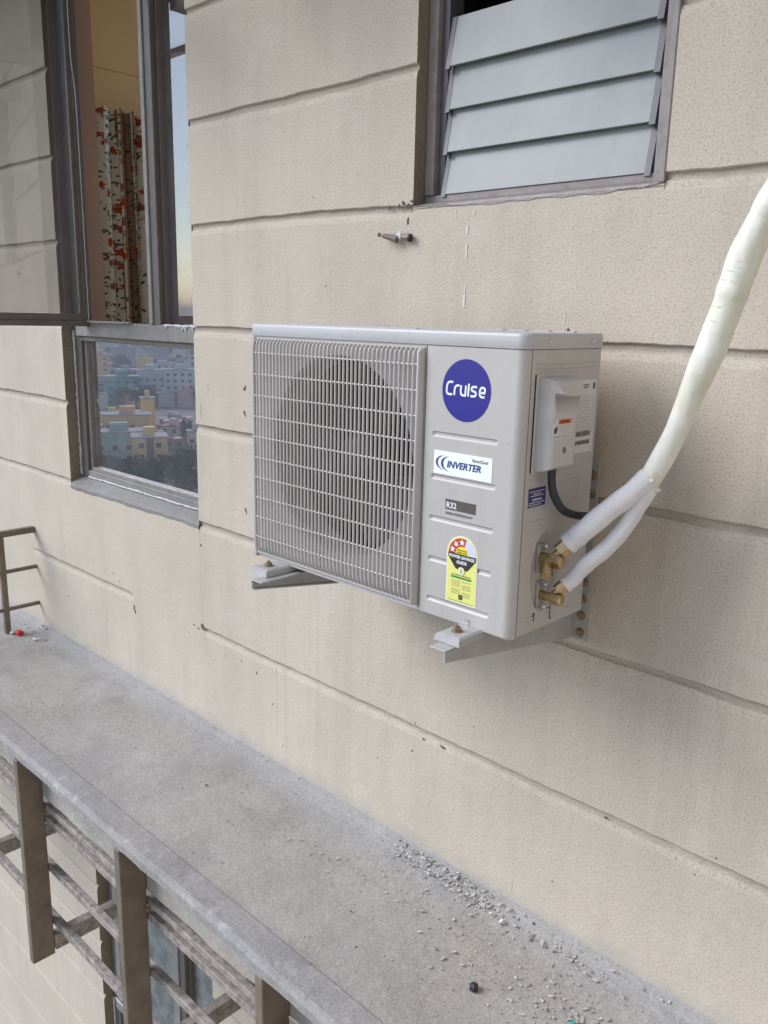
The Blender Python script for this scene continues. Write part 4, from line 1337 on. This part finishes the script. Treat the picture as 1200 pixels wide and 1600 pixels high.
# service valves
PD = Vector((0.115, 0.075, 0.135)).normalized()                  # direction the pipes leave in
def valve(cy, cz, k, dirp, cap):
    body = MB()
    c0 = Vector((XW - 0.006, cy, cz)); c1 = Vector((XW + 0.030, cy, cz))
    body.cyl(c0, c1, 0.0105 * k, n=18)
    body.cyl(c1 - Vector((0.010, 0, 0)), c1 + Vector((0.010, 0, 0)), 0.0142 * k, n=6)      # stem cap, hex
    body.cyl(c1 + Vector((0.010, 0, 0)), c1 + Vector((0.014, 0, 0)), 0.0125 * k, 0.009 * k, n=16)
    vb = A(body, 'service_valve', M_brass)
    nut = MB()
    j = c1 - Vector((0.012, 0, 0))
    p0 = j + dirp * 0.006; p1 = j + dirp * 0.021 * k; p2 = j + dirp * 0.040 * k
    nut.cyl(j, p1, 0.0085 * k, n=16)
    nut.cyl(p1, p2, 0.0155 * k, n=6)
    nut.cyl(p2, p2 + dirp * 0.005, 0.0130 * k, 0.0095 * k, n=16)
    A(nut, 'flare_nut', M_brass, vb)
    if cap:
        cp = MB(); q = Vector((0.35, -0.55, -0.6)).normalized()
        cp.cyl(c0 + Vector((0.014, 0, 0)), c0 + Vector((0.014, 0, 0)) + q * 0.026, 0.0085, n=14)
        cp.cyl(c0 + Vector((0.014, 0, 0)) + q * 0.024, c0 + Vector((0.014, 0, 0)) + q * 0.037, 0.0120, 0.0105, n=16)
        A(cp, 'port_cap', M_brass, vb)
    fl = MB(); fl.box(XW - 0.0099, XW - 0.004, cy - 0.011, cy + 0.011, cz - 0.026, cz + 0.026, 0.0015)
    A(fl, 'mounting_flange', M_galv, vb)
    for dz in (-0.022, 0.022):
        s = MB(); s.cyl((XW - 0.001, cy + 0.002, cz + dz), (XW + 0.005, cy + 0.002, cz + dz), 0.0062, n=6); s.cyl((XW + 0.005, cy + 0.002, cz + dz), (XW + 0.0075, cy + 0.002, cz + dz), 0.0042, 0.003, n=12)
        A(s, 'flange_screw', M_screw, vb)
    return p2
v1 = valve(-0.238, 0.138, 1.0, Vector((0.50, 0.45, 0.74)).normalized(), True)
v2 = valve(-0.232, 0.064, 0.85, Vector((0.50, 0.50, 0.71)).normalized(), False)
# feet under the casing
for fx, s_ in ((0.105, 1), (0.663, 1)):
    f = MB()
    f.box(fx - 0.030, fx + 0.030, -0.372, -0.318, -0.0115, -0.0085, 0.001)
    ringb = lambda hx, hy0, hy1, z: [(fx - hx, hy0, z), (fx + hx, hy0, z), (fx + hx, hy1, z), (fx - hx, hy1, z)]
    f.loft([ringb(0.031, -0.405, -0.318, -0.0115), ringb(0.028, -0.402, -0.318, 0.000), ringb(0.023, -0.396, -0.318, 0.003)], True, True)
    f.box(fx - 0.03, fx + 0.03, -0.3185, -0.10, -0.0115, -0.0005, 0.001)
    fo = A(f, 'foot', M_galv)
    b = MB(); b.cyl((fx - 0.002, -0.372, 0.003), (fx - 0.002, -0.372, 0.0045), 0.0105, n=18); b.cyl((fx - 0.002, -0.372, 0.0045), (fx - 0.002, -0.372, 0.0105), 0.0082, n=6)
    b.cyl((fx - 0.002, -0.372, 0.0105), (fx - 0.002, -0.372, 0.0150), 0.0042, n=10)
    A(b, 'foot_bolt', M_rust, fo)

# ---------------- wall brackets
def bracket(xw, sgn, label):
    r_ = empty('wall_bracket', (xw, -0.02, -0.05), label, 'bracket', 'steel brackets under the outdoor unit')
    a = MB(); t = 0.003
    xf = xw - sgn * 0.037
    a.box(min(xf, xw), max(xf, xw), -0.433, -0.006, -0.0155, -0.0125, 0.0008)
    # tapered web
    x0, x1 = (xw - t, xw) if sgn > 0 else (xw, xw + t)
    v = [(x0, -0.433, -0.0158), (x0, -0.433, -0.034), (x0, -0.02, -0.098), (x0, -0.006, -0.098), (x0, -0.006, -0.0158)]
    v2_ = [(x1, y, z) for _, y, z in v]
    a.add(v + v2_, [(0, 1, 2, 3, 4), (9, 8, 7, 6, 5)] + [(i, 5 + i, 5 + (i + 1) % 5, (i + 1) % 5) for i in range(5)])
    # rolled lower edge
    a.cyl(((x0 + x1) / 2 - sgn * 0.003, -0.432, -0.0345), ((x0 + x1) / 2 - sgn * 0.003, -0.02, -0.0985), 0.0025, n=8)
    setp(a.build('arm', M_galv, None), r_)
    p = MB(); xp0, xp1 = (xw - 0.004, xw + 0.034) if sgn > 0 else (xw - 0.034, xw + 0.004)
    p.box(xp0, xp1, -0.005, -0.0015, -0.100, 0.297, 0.0008)
    p.box(x0, x1, -0.040, -0.0052, -0.0120, 0.297, 0.0006)
    pl_ = setp(p.build('wall_plate', M_galv, None), r_)
    xb_ = xw + sgn * 0.019
    for z in (-0.083, -0.045, -0.007, 0.03, 0.22, 0.26):
        b = MB(); b.cyl((xb_, -0.005, z), (xb_, -0.0065, z), 0.0105, n=16); b.cyl((xb_, -0.0065, z), (xb_, -0.0115, z), 0.0075, n=6)
        setp(b.build('plate_bolt', M_rust, None), r_)
    return r_
bracket(0.685, 1, 'galvanised steel bracket under the right end of the outdoor unit, below the valves')
bracket(0.118, -1, 'galvanised steel bracket under the left end of the outdoor unit, below the grille')

# ---------------- insulated pipes
pipes = empty('insulated_pipes', (1.0, -0.15, 0.4), 'two white foam insulated pipes joining into one cream taped bundle beside the outdoor unit', 'pipe')
def PO(mb, name, m):
    return setp(mb.build(name, m, None), pipes)
J = Vector((0.899, -0.158, 0.290))
s1 = spline([v1, v1 + Vector((0.010, 0.006, 0.012)), (0.817, -0.210, 0.200), (0.847, -0.190, 0.237), (0.878, -0.172, 0.270), J + Vector((0.006, 0.0, 0.014))], 8)
m = MB(); m.tube(s1, lambda i: 0.0195 + 0.0005 * math.sin(i * 0.7), 22); PO(m, 'foam_sleeve', M_foam)
s2 = spline([v2, v2 + Vector((0.010, 0.009, 0.012)), (0.817, -0.200, 0.131), (0.845, -0.185, 0.164), (0.869, -0.170, 0.203), (0.888, -0.160, 0.246), J + Vector((0.008, 0.008, 0.0))], 8)
m = MB(); m.tube(s2, lambda i: 0.0150 + 0.0004 * math.sin(i * 0.9), 20); PO(m, 'foam_sleeve', M_foam)
tb = spline([J + Vector((-0.003, 0.003, -0.008)), (0.936, -0.155, 0.369), (0.966, -0.158, 0.458), (0.992, -0.162, 0.532), (1.015, -0.166, 0.607), (1.032, -0.17, 0.669), (1.054, -0.175, 0.719), (1.075, -0.18, 0.758), (1.16, -0.19, 0.88), (1.27, -0.2, 1.0), (1.45, -0.2, 1.12), (1.8, -0.15, 1.2), (2.2, -0.1, 1.22), (2.62, -0.08, 1.22)], 26)
rt = random.Random(12)
steps = [rt.uniform(-0.0006, 0.0006) for _ in range(400)]
def trad(i):
    base = 0.0182 + 0.0066 * sstep(15, 105, i)
    ph = (i * 0.9) % 5.0
    return base + 0.3 * steps[i // 7] + 0.35 * steps[i // 17 + 50] + 0.0010 * math.sin(i * 0.11) + 0.0011 * math.exp(-((i - 108) / 3.5) ** 2)
m = MB(); m.tube(tb, trad, 26, squash=lambda i, k: 1 + 0.05 * math.cos(2 * math.pi * k / 26 * 2 + i * 0.02) + 0.012 * math.sin(k * 1.7 + i * 0.3))
PO(m, 'taped_bundle', M_tape)
# tape edges: thin spiral overlaps
te = MB(); sp_ = []
for i in range(6, len(tb) - 2, 1):
    pass
def frame_at(i):
    t = (tb[min(i + 1, len(tb) - 1)] - tb[max(i - 1, 0)]).normalized()
    u = t.cross(Vector((0, -1, 0.2))).normalized(); return t, u, t.cross(u)
turn = []
for q in range(0, 150 * 12):
    i = q / 12.0; k = int(i)
    if k >= len(tb) - 2: break
    p = tb[k].lerp(tb[k + 1], i - k); t, u, w = frame_at(k)
    a = 2 * math.pi * (i / 9.5 + 0.35 * math.sin(i * 0.21))
    rr_ = trad(k) * 1.0
    turn.append(p + u * math.cos(a) * rr_ + w * math.sin(a) * rr_)
i = 0
while i < len(turn) - 14:
    ln = rt.randint(6, 16)
    te = MB(); te.tube(turn[i:i + ln], lambda k: 0.00035, 5); PO(te, 'tape_edge', M_tape)
    i += ln + rt.randint(4, 22)
# loose tape collar and black nick marks
tc = MB(); rc = random.Random(2)
for k in range(5):
    a = k * 1.3
    i = 3 + k
    t, u, w = frame_at(i)
    c = tb[i] + u * math.cos(a) * 0.021 + w * math.sin(a) * 0.021
    tc.box(c.x - 0.005, c.x + 0.006, c.y - 0.002, c.y + 0.002, c.z - 0.004, c.z + 0.002, 0.001)
PO(tc, 'tape_end', M_tape)

# ---------------- power cable
cab = MB()
pts = spline([(0.772, -0.2625, 0.315), (0.772, -0.2620, 0.290), (0.773, -0.252, 0.262), (0.776, -0.225, 0.232), (0.785, -0.188, 0.217), (0.805, -0.150, 0.216), (0.845, -0.130, 0.235), (0.885, -0.135, 0.270), (0.905, -0.145, 0.300)], 10)
cab.tube(pts, 0.0075, 14)
tag(cab.build('power_cable', M_rubber), 'black power cable looping from the terminal cover to behind the white pipes', 'cable')

# ---------------- wall plugs with a scrap of white string
wp = empty('wall_plug', (0.112, -0.002, 0.750), 'brown plastic plug pointing left from the wall, left of the white scrap', 'wall plug', 'plastic plugs below the louvred window')
m = MB(); m.cyl((0.140, -0.012, 0.7455), (0.108, -0.022, 0.7535), 0.0085, 0.0055, n=12); m.cyl((0.108, -0.022, 0.7535), (0.094, -0.020, 0.7560), 0.0036, 0.0024, n=8)
m.cyl((0.140, -0.012, 0.7455), (0.143, -0.011, 0.745), 0.0098, n=12); setp(m.build('plug_body', M_plug), wp)
m = MB(); m.cyl((0.094, -0.020, 0.7560), (0.089, -0.019, 0.7575), 0.0045, n=8); setp(m.build('plug_tip', M_black), wp)
wp2 = empty('wall_plug', (0.176, -0.002, 0.748), 'brown plastic plug pointing right at the wall, right of the white scrap', 'wall plug', 'plastic plugs below the louvred window')
m = MB(); m.cyl((0.158, -0.012, 0.749), (0.180, -0.010, 0.747), 0.0062, 0.0082, n=12); setp(m.build('plug_body', M_plug), wp2)
m = MB(); m.cyl((0.180, -0.010, 0.747), (0.184, -0.0095, 0.7466), 0.0092, n=12); setp(m.build('plug_rim', M_black), wp2)
m = MB()
for a, b in (((0.143, -0.012, 0.752), (0.151, -0.016, 0.762)), ((0.151, -0.016, 0.762), (0.158, -0.012, 0.757)), ((0.146, -0.018, 0.755), (0.157, -0.014, 0.750)), ((0.156, -0.013, 0.764), (0.154, -0.017, 0.746))):
    m.cyl(a, b, 0.0032, 0.0022, n=7)
tag(m.build('string_scrap', flat('white_string', (0.85, 0.85, 0.86))), 'white scrap of string tied between the two wall plugs', 'string')

# ================================================================== LITTER ON THE LEDGE
def nut(name, x, y, m, s, label, cat):
    b = MB(); z = LZ + 0.002
    b.cyl((x, y, z), (x, y, z + 0.9 * s), s, s * 1.02, n=6, rot=0.4)
    b.cyl((x, y, z + 0.9 * s), (x, y, z + 1.35 * s), s * 0.95, s * 0.45, n=6, rot=0.4)
    return tag(b.build(name, m), label, cat)
nut('bottle_cap', 0.671, -0.273, M_rubber, 0.0105, 'small faceted black cap lying on the ledge among the grit', 'cap')
b = MB(); z = LZ + 0.003
b.cyl((0.868, -0.205, z + .004), (0.880, -0.205, z + .006), 0.0045, n=6)
tag(b.build('plastic_chip', M_teal_chip), 'teal plastic chip in the grit to the right of the black cap', 'chip')
b = MB(); b.box(-2.010, -1.975, -0.135, -0.108, LZ + 0.001, LZ + 0.020, 0.004)
pk = empty('crumpled_wrapper', (-1.99, -0.12, LZ), 'crumpled red and white wrapper at the foot of the small railing', 'wrapper')
setp(b.build('red_side', M_rplastic), pk)
b = MB(); b.box(-2.030, -2.0105, -0.150, -0.116, LZ + 0.001, LZ + 0.014, 0.004); setp(b.build('white_side', M_paper), pk)
b = MB()
b.tube([(-1.90, -0.10, LZ + .006), (-1.875, -0.105, LZ + .008), (-1.86, -0.09, LZ + .012), (-1.852, -0.075, LZ + .010), (-1.866, -0.070, LZ + .008)], 0.0035, 7)
tag(b.build('paper_scrap', M_paper), 'thin curled white paper scrap on the ledge near the red wrapper', 'paper')

# grit and cement flakes: nobody could count them
fl = MB(); rf = random.Random(31)
fs_dark = MB()
def flake(mb, x, y, s):
    a = rf.uniform(0, 6.28); e = rf.uniform(0.25, 0.7); z = LZ + 0.0015 + (0.012 if y > -0.03 else 0.004 if y > -0.07 else 0)
    n = rf.choice((4, 5, 6)); tx, ty = rf.uniform(-.25, .25), rf.uniform(-.25, .25)
    t = s * rf.uniform(0.10, 0.30)
    bot = []
    for k in range(n):
        an = a + 2 * math.pi * k / n + rf.uniform(-.3, .3)
        px, py = math.cos(an) * s, math.sin(an) * s * e
        rx = px * math.cos(a) - py * math.sin(a); ry = px * math.sin(a) + py * math.cos(a)
        bot.append((x + rx, y + ry, z + abs(tx) * s + rx * tx + ry * ty))
    top = [(x + (p[0] - x) * .9, y + (p[1] - y) * .9, p[2] + t) for p in bot]
    mb.loft([bot, top], True, True)
def scatter(mb, n, cx, cy, sx, sy, slope, smin, smax):
    for _ in range(n):
        u = rf.gauss(0, 1); v = rf.gauss(0, 1)
        x = cx + u * sx; y = cy + v * sy + slope * u * sx
        if y > -0.008: y = -0.008 - rf.random() * 0.02
        if y < -0.47: continue
        flake(mb, x, y, smin * 0.6 + (smax * 1.7 - smin * 0.6) * rf.random() ** 3.2)
scatter(fl, 520, 0.42, -0.042, 0.085, 0.017, 0, 0.002, 0.0055)
scatter(fl, 150, 0.30, -0.03, 0.05, 0.010, 0, 0.002, 0.005)
scatter(fl, 110, 0.52, -0.05, 0.04, 0.018, 0, 0.002, 0.005)
scatter(fl, 140, 0.76, -0.04, 0.09, 0.016, 0, 0.002, 0.005)
scatter(fl, 300, 0.84, -0.20, 0.12, 0.040, 0.1, 0.002, 0.005)
scatter(fl, 110, 0.56, -0.14, 0.16, 0.05, 0, 0.002, 0.004)
scatter(fl, 120, 0.95, -0.12, 0.16, 0.07, 0, 0.002, 0.005)
scatter(fl, 90, 0.30, -0.14, 0.12, 0.05, 0, 0.0015, 0.004)
scatter(fl, 420, 0.65, -0.24, 0.30, 0.11, 0, 0.0010, 0.0025)
scatter(fl, 420, -0.8, -0.2, 0.9, 0.13, 0, 0.0008, 0.0028)
scatter(fl, 260, 0.2, -0.03, 0.9, 0.014, 0, 0.0008, 0.0026)
M_flake = mat('cement_flake', (0.4, 0.39, 0.37), 0.85, build=mottled((0.43, 0.415, 0.40), 0.6, 60))
tag(fl.build('cement_flakes', M_flake), None, None, kind='stuff')
scatter(fs_dark, 26, -1.1, -0.22, 0.5, 0.12, 0, 0.0015, 0.0045)
scatter(fs_dark, 110, 0.42, -0.036, 0.08, 0.012, 0, 0.0015, 0.0035)  # extra dark flakes stand in for the shade between the pale ones
scatter(fs_dark, 26, -1.99, -0.05, 0.05, 0.03, 0, 0.003, 0.007)
scatter(fs_dark, 20, 0.5, -0.2, 0.4, 0.12, 0, 0.001, 0.003)
tag(fs_dark.build('dark_grit_and_shade', mat('dark_grit_and_shade', (0.07, 0.06, 0.055), 0.9)), None, None, kind='stuff')

# ================================================================== THE TOWN BELOW (seen mirrored in the panes)
GZ = -45.0
D_ = Vector((-0.882, -0.471, 0)); T_ = Vector((0.471, -0.882, 0))
def C_(r_, a): return D_ * r_ + T_ * a + Vector((0, 0, GZ))
gm = MB(); gm.quad((-3500, -3500, GZ), (550, -3500, GZ), (550, 550, GZ), (-3500, 550, GZ))
tag(gm.build('ground', mat('town_ground', (0.12, 0.11, 0.09), 0.95, build=mottled((0.13, 0.12, 0.10), 0.4, 0.05))), None, None, kind='structure')
def road(r0, r1, a0, a1, name, c):
    m = MB(); p = [C_(r0, a0), C_(r0, a1), C_(r1, a1), C_(r1, a0)]
    m.add([(q.x, q.y, q.z + 0.02) for q in p], [(0, 1, 2, 3)]); tag(m.build(name, mat(name + '_surface', c, 0.9, build=mottled(c, 0.15, 0.2))), None, None, kind='structure')
road(344, 352, -80, 160, 'road', (0.42, 0.33, 0.29))
road(356, 410, -80, 160, 'field', (0.20, 0.165, 0.16))
def wallmat(name, c):
    def f(n, b):
        # storeys and openings are built as parts; this only mottles the paint
        mottled(c, 0.12, 0.4)(n, b)
    return mat(name, c, 0.85, build=f)
PALT = {k: wallmat('paint_' + k, v) for k, v in dict(yellow=(0.85, 0.58, 0.22), orange=(0.78, 0.45, 0.20), green=(0.34, 0.44, 0.36), white=(0.62, 0.62, 0.62), grey=(0.36, 0.35, 0.35), pink=(0.58, 0.36, 0.32), net=(0.10, 0.32, 0.27), cream=(0.62, 0.56, 0.44)).items()}
M_win = mat('far_window_dark', (0.05, 0.05, 0.055), 0.3)
M_roofg = mat('far_roof', (0.34, 0.32, 0.31), 0.9, build=mottled((0.34, 0.32, 0.31), 0.2, 0.5))
M_maroon = mat('maroon_stripe', (0.25, 0.08, 0.08), 0.8)
def house(r_, a, w, dp, h, colr, label, group=None, yaw=0.0, wins=True, roofc=None):
    e = empty('city_building', C_(r_, a), label, 'building', group)
    e.rotation_euler = (0, 0, math.atan2(-T_.y, -T_.x) + yaw)
    # local x = to the right in the mirrored view, local -y = towards the block
    m = MB(); m.box(-w / 2, w / 2, 0, dp, 0, h); m.build('wall', PALT[colr], e)
    m = MB(); m.box(-w / 2 - .3, w / 2 + .3, -.3, dp + .3, h + .01, h + 0.35); rfm = m.build('roof', roofc or M_roofg, e)
    m = MB(); m.box(-w / 6, w / 6, dp * .4, dp * .75, h + .36, h + 2.6); m.build('stair_head', PALT[colr], rfm)
    if wins:
        fl_ = max(1, int(h // 3.2)); nx = max(2, int(w // 3.4))
        src = None
        for k in range(fl_):
            for i in range(nx):
                x = -w / 2 + w * (i + .5) / nx; z = 1.2 + k * 3.2
                if src is None:
                    m = MB(); m.box(-.7, .7, -.08, .02, 0, 1.3); src = m.build('window', M_win, e); o = src
                else:
                    o = src.copy(); col.objects.link(o)
                o.location = (x, 0, z)
    return e
y = house(244, 8.6, 9.6, 9, 10.4, 'yellow', 'yellow four storey house with a maroon stair stripe, mirrored in the lower pane')
m = MB(); m.box(-1.0, 1.0, -.16, -.085, 0, 10.4); m.build('stair_stripe', M_maroon, y)
house(262, 1.0, 16, 8, 9.6, 'green', 'long pale green house with flat roof behind the yellow house', yaw=-0.12)
house(286, 3.0, 15, 8, 12, 'orange', 'orange tinted long block behind the pale green house', yaw=0.1)
house(300, 10.5, 4.5, 6, 16, 'yellow', 'narrow tall yellow stair tower beside the orange block', wins=False)
house(322, 20, 9, 6, 6, 'pink', 'low pinkish house at the near side of the road')
house(272, 24, 5, 5, 8, 'cream', 'small cream house among trees right of the yellow house')
house(258, 27, 7, 6, 3.5, 'grey', 'low grey shed among trees at the right')
house(366, 6, 10, 6, 4, 'pink', 'wide pink roofed shelter in the open ground past the road', roofc=PALT['pink'])
house(430, 4, 16, 10, 14, 'net', 'building under green netting beyond the open ground')
house(445, 18, 14, 10, 16, 'white', 'white block just right of the green netted building')
house(436, 33, 18, 10, 17, 'white', 'white terraced block farther right of the green netted building')
house(470, 45, 12, 8, 26, 'cream', 'tall cream topped block at the right behind the white blocks')
house(520, -7, 10, 10, 20, 'orange', 'orange and white banded block far left beyond the open ground')
house(455, -6, 12, 9, 10, 'grey', 'grey block left of the green netted building')
rc = random.Random(55)
k = 0
while k < 34:
    q = rc.uniform(250, 338); a = rc.uniform(-0.06, 0.17) * q
    if q < 318 and -8 < a < 15: continue
    house(q, a, rc.uniform(5, 9), rc.uniform(5, 8), rc.choice([3.2, 3.4, 6.4, 6.6, 9.6]), rc.choice(['yellow', 'pink', 'cream', 'orange', 'grey', 'white', 'pink']), 'small plain house crowded among trees on the near side of the road', 'small houses near the road', rc.uniform(-.5, .5), roofc=rc.choice([None, PALT['pink'], M_maroon]))
    k += 1
k = 0
while k < 26:
    q = rc.uniform(414, 470); a = rc.uniform(-0.08, 0.19) * q
    if -12 < a < 52 and q > 425: continue
    house(q, a, rc.uniform(6, 11), rc.uniform(5, 8), rc.uniform(4, 9), rc.choice(['cream', 'pink', 'white', 'orange', 'grey']), 'low house at the far edge of the open ground', 'low houses at the far edge of the open ground', rc.uniform(-.4, .4), wins=False)
    k += 1
rc = random.Random(77)
far = 0
while far < 90:
    q = rc.uniform(480, 1500); a = rc.uniform(-0.10, 0.22) * q
    if q < 540 and -12 < a < 55: continue
    c = rc.choice(['white', 'grey', 'white', 'cream', 'pink', 'grey', 'green', 'yellow'])
    house(q, a, rc.uniform(9, 20), rc.uniform(7, 12), rc.uniform(5, 17), c, 'distant low concrete house in the haze beyond the open ground', 'distant houses in the haze', rc.uniform(-.4, .4), wins=q < 620)
    far += 1
# trees
M_leaf = mat('town_foliage', (0.07, 0.09, 0.05), 0.9, spec=0.1, build=mottled((0.060, 0.080, 0.045), 0.5, 0.6))
M_bark = mat('bark', (0.1, 0.08, 0.06), 0.9)
def make_tree(seed):
    rt_ = random.Random(seed)
    e = empty('town_tree', (0, 0, 0), None, None)
    tr = MB(); tr.cyl((0, 0, 0), (0, 0, 4.0), 0.35, 0.2, n=8)
    for k in range(5):
        a = k * 1.26; tr.cyl((0, 0, 2.6 + k * .2), (math.cos(a) * 2.2, math.sin(a) * 2.2, 5.2), 0.15, 0.05, n=6)
    tr.build('trunk', M_bark, e)
    cr_ = MB(); lobes = [(rt_.uniform(-2.2, 2.2), rt_.uniform(-2.2, 2.2), rt_.uniform(4.2, 7.2), rt_.uniform(1.1, 2.0)) for _ in range(12)]
    for (lx, ly, lz, lr) in lobes:
        for _ in range(110):
            v = Vector((rt_.gauss(0, 1), rt_.gauss(0, 1), rt_.gauss(0, 1))).normalized() * lr * rt_.uniform(0.6, 1.05)
            c = Vector((lx, ly, lz)) + v
            u = Vector((rt_.gauss(0, 1), rt_.gauss(0, 1), rt_.gauss(0, 1))).normalized(); w = u.orthogonal().normalized(); s_ = rt_.uniform(.14, .34)
            cr_.quad(tuple(c + u * s_), tuple(c + w * s_), tuple(c - u * s_), tuple(c - w * s_))
    cr_.build('crown', M_leaf, e)
    return e
protos = [make_tree(i) for i in range(3)]
spots = []
rc = random.Random(5)
for _ in range(52): spots.append((rc.uniform(196, 236), rc.uniform(-14, 46)))
for _ in range(26): spots.append((rc.uniform(246, 335), rc.uniform(16, 62)))
for _ in range(14): spots.append((rc.uniform(246, 335), rc.uniform(-40, -10)))
for _ in range(26): spots.append((rc.uniform(412, 428), rc.uniform(-40, 90)))
for _ in range(90):
    q = rc.uniform(470, 900); spots.append((q, rc.uniform(-.08, .18) * q))
for i, (q, a) in enumerate(spots):
    t = protos[i] if i < 3 else copy_tree(protos[i % 3], (0, 0, 0))
    t.location = C_(q, a); s_ = rc.uniform(0.8, 1.35); t.scale = (s_, s_, s_ * rc.uniform(.8, 1.1)); t.rotation_euler = (0, 0, rc.uniform(0, 6.28))
    lab, grp = (('dense green tree in the clump at the foot of the yellow house', 'trees at the foot of the yellow house') if q < 240 else
                ('green tree between the nearer houses, this side of the road', 'trees this side of the road') if q < 340 else
                ('green tree in the row at the far edge of the open ground', 'trees at the far edge of the open ground') if q < 440 else
                ('hazy green tree among the distant houses', 'trees among the distant houses'))
    tag(t, lab, 'tree', grp)

# woods and scrub filling the rest of the plain: nobody could count them
wd = MB(); rw = random.Random(91)
for _ in range(900):
    q = rw.uniform(150, 1500); a = rw.uniform(-0.75, 0.75) * q
    if q < 430 and -0.09 < a / q < 0.18: continue
    c0 = C_(q, a)
    for _k in range(34):
        c = c0 + Vector((rw.gauss(0, 3.2), rw.gauss(0, 3.2), abs(rw.gauss(3.0, 1.8))))
        u = Vector((rw.gauss(0, 1), rw.gauss(0, 1), rw.gauss(0, 1))).normalized(); w = u.orthogonal().normalized(); s_ = rw.uniform(.5, 1.3)
        wd.quad(tuple(c + u * s_), tuple(c + w * s_), tuple(c - u * s_), tuple(c - w * s_))
tag(wd.build('woodland', M_leaf), None, None, kind='stuff')
rc = random.Random(404)
for k in range(70):
    q = rc.uniform(260, 1100); a = rc.choice((-1, 1)) * rc.uniform(0.24, 0.7) * q
    house(q, a, rc.uniform(8, 18), rc.uniform(7, 12), rc.uniform(5, 16), rc.choice(['white', 'grey', 'cream', 'pink', 'yellow']), 'outlying house among the woods on the plain', 'outlying houses in the woods', rc.uniform(-.5, .5), wins=False)

# ================================================================== HAZE
hm = MB(); hm.box(-3600, 560, -3600, 560, -46.2, 17)
hz_ = bpy.data.materials.new('haze'); hz_.use_nodes = True
hn = hz_.node_tree; hn.nodes.clear()
ho = hn.nodes.new('ShaderNodeOutputMaterial'); pv = hn.nodes.new('ShaderNodeVolumePrincipled')
pv.inputs['Color'].default_value = (0.90, 0.92, 0.95, 1)
pv.inputs['Density'].default_value = 0.0007
hn.links.new(pv.outputs[0], ho.inputs['Volume'])
tag(hm.build('haze', hz_), None, None, kind='stuff')
